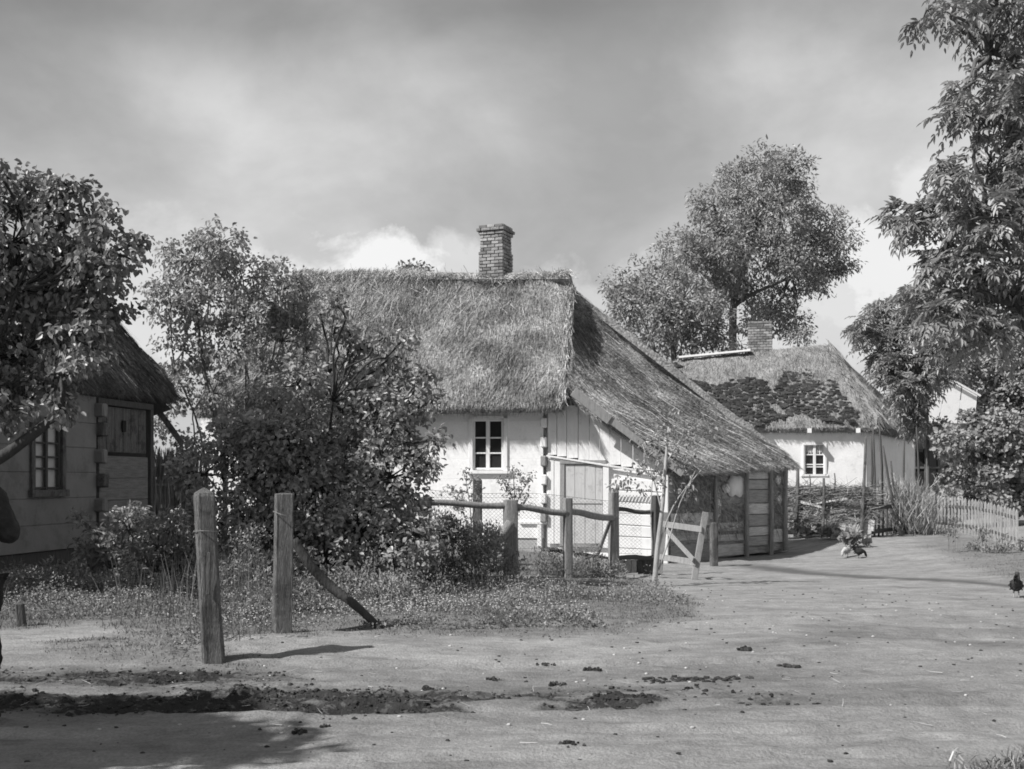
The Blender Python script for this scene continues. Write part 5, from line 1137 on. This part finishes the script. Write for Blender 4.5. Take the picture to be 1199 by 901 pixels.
# low broad verge leaves
b = MB()
for (x0, x1, y0, y1, n) in [(-6.6, -2.4, 11.8, 16.5, 26000), (-3.2, .9, 11.0, 15.5, 20000), (.4, 2.2, 13, 16.5, 3000), (-3.0, -2.2, 9.2, 10.4, 900)]:
    x = rs.uniform(x0, x1, n); y = rs.uniform(y0, y1, n); k = (fbm(x*1.1+4, y*1.1, 3) > -.15) & (grass_amount(x, y) > .5); x, y = x[k], y[k]; n = len(x); O = np.stack([x, y, ground(x, y)+rs.uniform(0, .15, n)*np.clip(1+3.5*fbm(x*1.3, y*1.3, 3), .05, 2.2)], -1); b.leaves(O, unit(n)+np.array([0, 0, .3]), unit(n)*.5+np.array([0, 0, 1]), rs.uniform(.02, .05, n), .025, six=False)
tag(b.build('ground_cover', 'leaf_weed'), 'low leafy ground cover along the verge', None, None, 'stuff')
# dark tuft in the near right corner
b = MB(); n = 900; x = rs.normal(2.75, .18, n); y = rs.normal(5.75, .10, n); O = np.stack([x, y, ground(x, y)-.01], -1); b.straws(O, rdir(n, .7, .6), rs.uniform(.05, .16, n), .008, sag=.3)
tag(b.build('grass_tuft', 'leaf_dark'), 'dark tuft of grass in the near right corner of the road', 'grass tuft'); 

# mud clods, straw litter, pebbles
gz = G; b = MB(); x = rs.uniform(-5, 4.5, 40000); y = rs.uniform(6.6, 9.2, 40000); k = rs.rand(40000) < np.clip(mudw(x, y), 0, 1)*.6; x, y = x[k], y[k]
for a, c_ in zip(x[:3800], y[:3800]):
    s_ = .004+.016*rs.rand()**4; b.blob((a, c_, gz(a, c_)+s_*.1), (s_*1.3, s_, s_*.8), 5, 3, .45)
for (u, v, s_) in ((655, 802, .035), (640, 779, .03), (578, 796, .03), (380, 851, .02), (350, 858, .03), (670, 872, .03), (500, 808, .04), (235, 795, .04), (690, 785, .04), (870, 762, .05)):
    p = gp(u, v)
    for k in range(16): b.blob((p.x+rs.normal(0, s_*.9), p.y+rs.normal(0, s_*.5), p.z+s_*.1), (s_*rs.uniform(.2, .6),)*3, 6, 3, .45)
p = gp(808, 796)
for k in range(110): q = (p.x+rs.normal(0, .2), p.y+rs.normal(0, .05)); s_ = rs.uniform(.006, .022); b.blob((*q, G(*q)+s_*.2), (s_*1.3, s_, s_*.7), 6, 3, .3)
p = gp(920, 781)
for k in range(8): q = (p.x+rs.normal(0, .05), p.y+rs.normal(0, .03)); s_ = rs.uniform(.01, .03); b.blob((*q, G(*q)+s_*.2), (s_*1.3, s_, s_*.7), 6, 3, .3)
for k in range(500):
    a, c_ = rs.uniform(-3, 7), rs.uniform(5.8, 16); s_ = rs.uniform(.004, .014); b.blob((a, c_, G(a, c_)+s_*.2), (s_*1.3, s_, s_*.7), 5, 3, .3)
tag(b.build('mud_clods', 'mud', None, False), 'dark churned clods of mud and dung along the road', None, None, 'stuff')
b = MB(); n = 260; x = rs.uniform(-4, 5, n); y = np.where(rs.rand(n) < .6, rs.normal(7.8, .5, n), rs.uniform(5.8, 12, n)); O = np.stack([x, y, ground(x, y)+.012], -1); D = unit(n); D[:, 2] = np.abs(D[:, 2])*.15; b.straws(O, D, rs.uniform(.03, .13, n), .0032)
tag(b.build('straw_litter', 'straw', None), 'loose pale straws trodden into the road', None, None, 'stuff')
b = MB(); n = 120
for k in range(n):
    a, c_ = rs.uniform(-3, 6), rs.uniform(6, 14); s_ = rs.uniform(.005, .013); b.blob((a, c_, G(a, c_)+s_*.3), (s_*1.3, s_, s_*.7), 6, 3, .2)
tag(b.build('pebbles', 'stone', None, True), 'small pale pebbles on the sandy road', None, None, 'stuff')

# ================================================================== hens
def hen(label, mat_, loc, rz, s=1.0, peck=True):
    t = thing('hen', label, 'hen', loc, 'hens in the yard'); b = MB()
    head = [(.13, .19), (.19, .17), (.23, .08), (.25, .045)] if peck else [(.12, .24), (.16, .31), (.18, .36), (.215, .365)]
    P = [(-.20, .33), (-.15, .27), (-.08, .22), (0, .19), (.07, .20)]+head; rad = [.015, .05, .085, .10, .085, .055, .038, .034, .012]; w = [.35, .5, .9, 1, .9, .95, 1, 1, .8]
    n = 10; V = []; P = np.array(P); T = np.gradient(P, axis=0); T /= np.linalg.norm(T, axis=1)[:, None]
    c, sn_ = math.cos(rz), math.sin(rz)
    for i in range(len(P)):
        for a in np.linspace(0, 2*np.pi, n, endpoint=False):
            x = P[i, 0]-T[i, 1]*math.sin(a)*rad[i]; z = P[i, 1]+T[i, 0]*math.sin(a)*rad[i]; y = math.cos(a)*rad[i]*w[i]; V.append((x, y, z))
    k = len(V); V += [(P[0, 0], 0, P[0, 1]), (P[-1, 0], 0, P[-1, 1])]; V = np.array(V)*s
    F4 = [(i*n+j, i*n+(j+1) % n, (i+1)*n+(j+1) % n, (i+1)*n+j) for i in range(len(P)-1) for j in range(n)]; F3 = [(k, (j+1) % n, j) for j in range(n)]+[(k+1, (len(P)-1)*n+j, (len(P)-1)*n+(j+1) % n) for j in range(n)]
    tf = lambda V: np.stack([V[:, 0]*c-V[:, 1]*sn_, V[:, 0]*sn_+V[:, 1]*c, V[:, 2]], -1)+np.array(tuple(loc))
    b.add(tf(V), F4, F3); q2 = MB(); kk = 260; ii = rs.randint(0, 5*n, kk); Vb_ = V[ii]; q2.leaves(Vb_, np.stack([-np.ones(kk), rs.normal(0, .2, kk), rs.uniform(-.5, .1, kk)], -1), unit(kk)*.3+(Vb_-np.array([-.02, 0, .2])*s)*8, .045*s, .028*s, six=False); b.add(tf(np.vstack(q2.V)), np.vstack(q2.F4)); m = 14   # tail feathers
    O = np.tile([[-.14, 0, .25]], (m, 1))*s; D = np.stack([-rs.uniform(.3, .8, m), rs.normal(0, .12, m), rs.uniform(.5, 1, m)], -1); q = MB(); q.leaves(O, D, np.tile([[0., 1, 0]], (m, 1)), .15*s, .05*s, six=True); b.add(tf(np.vstack(q.V)), np.vstack(q.F4))
    b.build('body', mat_, t, True)
    for sy in (-.035, .035):
        b = MB(); Vp = tf(np.array([[.0, sy, .12], [-.01, sy, .06], [.005, sy, .005]])*s); b.tube(Vp, .008*s, 5); f = tf(np.array([[.0, sy, .006], [.05, sy, .004]])*s); b.tube(f, .006*s, 4); b.build('leg', 'straw', t)
    hx, hz = P[-2]; b = MB(); Vp = tf(np.array([[hx-.02, 0, hz+.045], [hx+.015, 0, hz+.05]])*s); b.tube(Vp, .012*s, 6); b.build('comb', 'brick', t)
    return t
h1 = gp(991, 653); hen('pale speckled hen pecking beside a dark hen', 'feather_pale', h1, R(225), .85)
h2 = gp(1006, 654); hen('dark hen pecking beside a pale hen', 'feather_dark', h2, R(20), .8)
h3 = gp(1190, 700); hen('lone dark hen standing by the right edge', 'feather_dark', h3, R(62), .85, False)

# ================================================================== the man at the left edge
def skin(name, mat_, par, verts, edges, radii, lv=2, root=0):
    me = bpy.data.meshes.new(name); me.from_pydata([tuple(v) for v in verts], edges, []); o = bpy.data.objects.new(name, me); COL.objects.link(o); o.parent = par
    md = o.modifiers.new('skin', 'SKIN'); md.use_smooth_shade = True
    for i, r_ in enumerate(radii):
        r_ = r_ if isinstance(r_, tuple) else (r_, r_); me.skin_vertices[0].data[i].radius = r_; me.skin_vertices[0].data[i].use_root = (i == root)
    sb = o.modifiers.new('sub', 'SUBSURF'); lv = lv+2 if 'cloth' in mat_ else lv; sb.levels = lv; sb.render_levels = lv;
    if 'cloth' in mat_:
        tx = bpy.data.textures.new('folds', 'CLOUDS'); tx.noise_scale = .11; tx.noise_depth = 3; dm = o.modifiers.new('folds', 'DISPLACE'); dm.texture = tx; dm.strength = .055; dm.mid_level = .5
    me.materials.append(MAT[mat_]); return o
pm = Vector((-3.36, 6.84, 0)); pm.z = G(pm.x, pm.y)
man = thing('person', 'man in dark jacket and trousers with raised forearms, cut by the left edge', 'person', pm)
man.rotation_euler = (0, 0, R(0))
# local coords: he faces away from us to the right-back; x to the right of the picture
# body: pelvis, spine, neck, legs
Vv = [(0, 0, .93), (.0, -.01, 1.15), (.0, -.02, 1.38), (.0, 0, 1.50), (.09, 0, .90), (.10, .02, .50), (.11, -.02, .10), (-.09, 0, .90), (-.10, .10, .50), (-.11, .12, .10), (.19, -.02, 1.40), (.255, .03, 1.14), (.10, .24, 1.22), (-.19, -.02, 1.40), (-.26, .03, 1.14), (-.06, .25, 1.22)]
skin('body', 'skin', man, Vv, [(0, 1), (1, 2), (2, 3), (0, 4), (4, 5), (5, 6), (0, 7), (7, 8), (8, 9), (2, 10), (10, 11), (11, 12), (2, 13), (13, 14), (14, 15)],
     [(.10, .06), (.09, .05), (.10, .05), .05, .06, .045, .035, .06, .045, .035, .035, .035, .028, .035, .035, .028])
skin('jacket', 'cloth_mid', man, [(0, 0, .80), (0, 0, .96), (0, -.01, 1.18), (0, -.02, 1.37), (0, 0, 1.47), (.175, -.02, 1.405), (.262, .03, 1.15), (.13, .22, 1.21), (-.175, -.02, 1.405), (-.262, .03, 1.15), (-.08, .23, 1.21)],
     [(0, 1), (1, 2), (2, 3), (3, 4), (3, 5), (5, 6), (6, 7), (3, 8), (8, 9), (9, 10)], [(.155, .12), (.17, .125), (.16, .12), (.165, .12), .075, .085, .072, .055, .085, .072, .055], root=2)
skin('trousers', 'cloth_dark', man, [(0, 0, .92), (.09, 0, .84), (.105, .015, .50), (.115, -.02, .09), (-.09, 0, .84), (-.105, .10, .50), (-.115, .12, .09)], [(0, 1), (1, 2), (2, 3), (0, 4), (4, 5), (5, 6)], [(.165, .13), .12, .095, .085, .12, .095, .085])
for sx, yy in ((.115, -.02), (-.115, .12)):
    o = skin('shoe', 'leather', man, [(sx, yy-.06, .045), (sx, yy+.05, .045), (sx+.02, yy+.15, .035)], [(0, 1), (1, 2)], [(.045, .045), (.05, .045), (.04, .03)])
hd = skin('head', 'skin', man, [(0, .02, 1.55), (0, .03, 1.62), (0, .03, 1.70), (0, .02, 1.76)], [(0, 1), (1, 2), (2, 3)], [(.065, .07), (.078, .095), (.08, .10), (.055, .07)])
b = MB(); b.blob((pm.x, pm.y+.14, pm.z+1.64), (.014, .022, .028), 6, 4, 0)
b.build('nose', 'skin', man, True)
b = MB(); b.blob((pm.x, pm.y-.025, pm.z+1.705), (.100, .112, .115), 14, 8, .03); b.build('hair', 'hair', man, True)
for sx in (-1, 1):
    b = MB(); b.blob((pm.x+sx*.085, pm.y+.02, pm.z+1.64), (.014, .022, .034), 8, 5, 0); b.build('ear', 'skin', man, True)
    wx, wy, wz = (.10 if sx > 0 else -.06), .25, 1.22
    vs = [(wx, wy, wz), (wx-sx*.03, wy+.06, wz+.03)]; es = [(0, 1)]; rr = [.024, (.034, .02)]
    for k in range(4):
        a = len(vs); off = (k-1.5)*.02; vs += [(wx-sx*.04, wy+.10, wz+.05+off), (wx-sx*.065, wy+.13-abs(k-1.4)*.004, wz+.055+off), (wx-sx*.09, wy+.125-abs(k-1.4)*.006, wz+.05+off)]; es += [(1, a), (a, a+1), (a+1, a+2)]; rr += [.010, .009, .008]
    a = len(vs); vs += [(wx-sx*.02, wy+.055, wz+.065), (wx-sx*.045, wy+.09, wz+.09)]; es += [(1, a), (a, a+1)]; rr += [.011, .009]
    skin('hand', 'skin', man, vs, es, rr, lv=1)
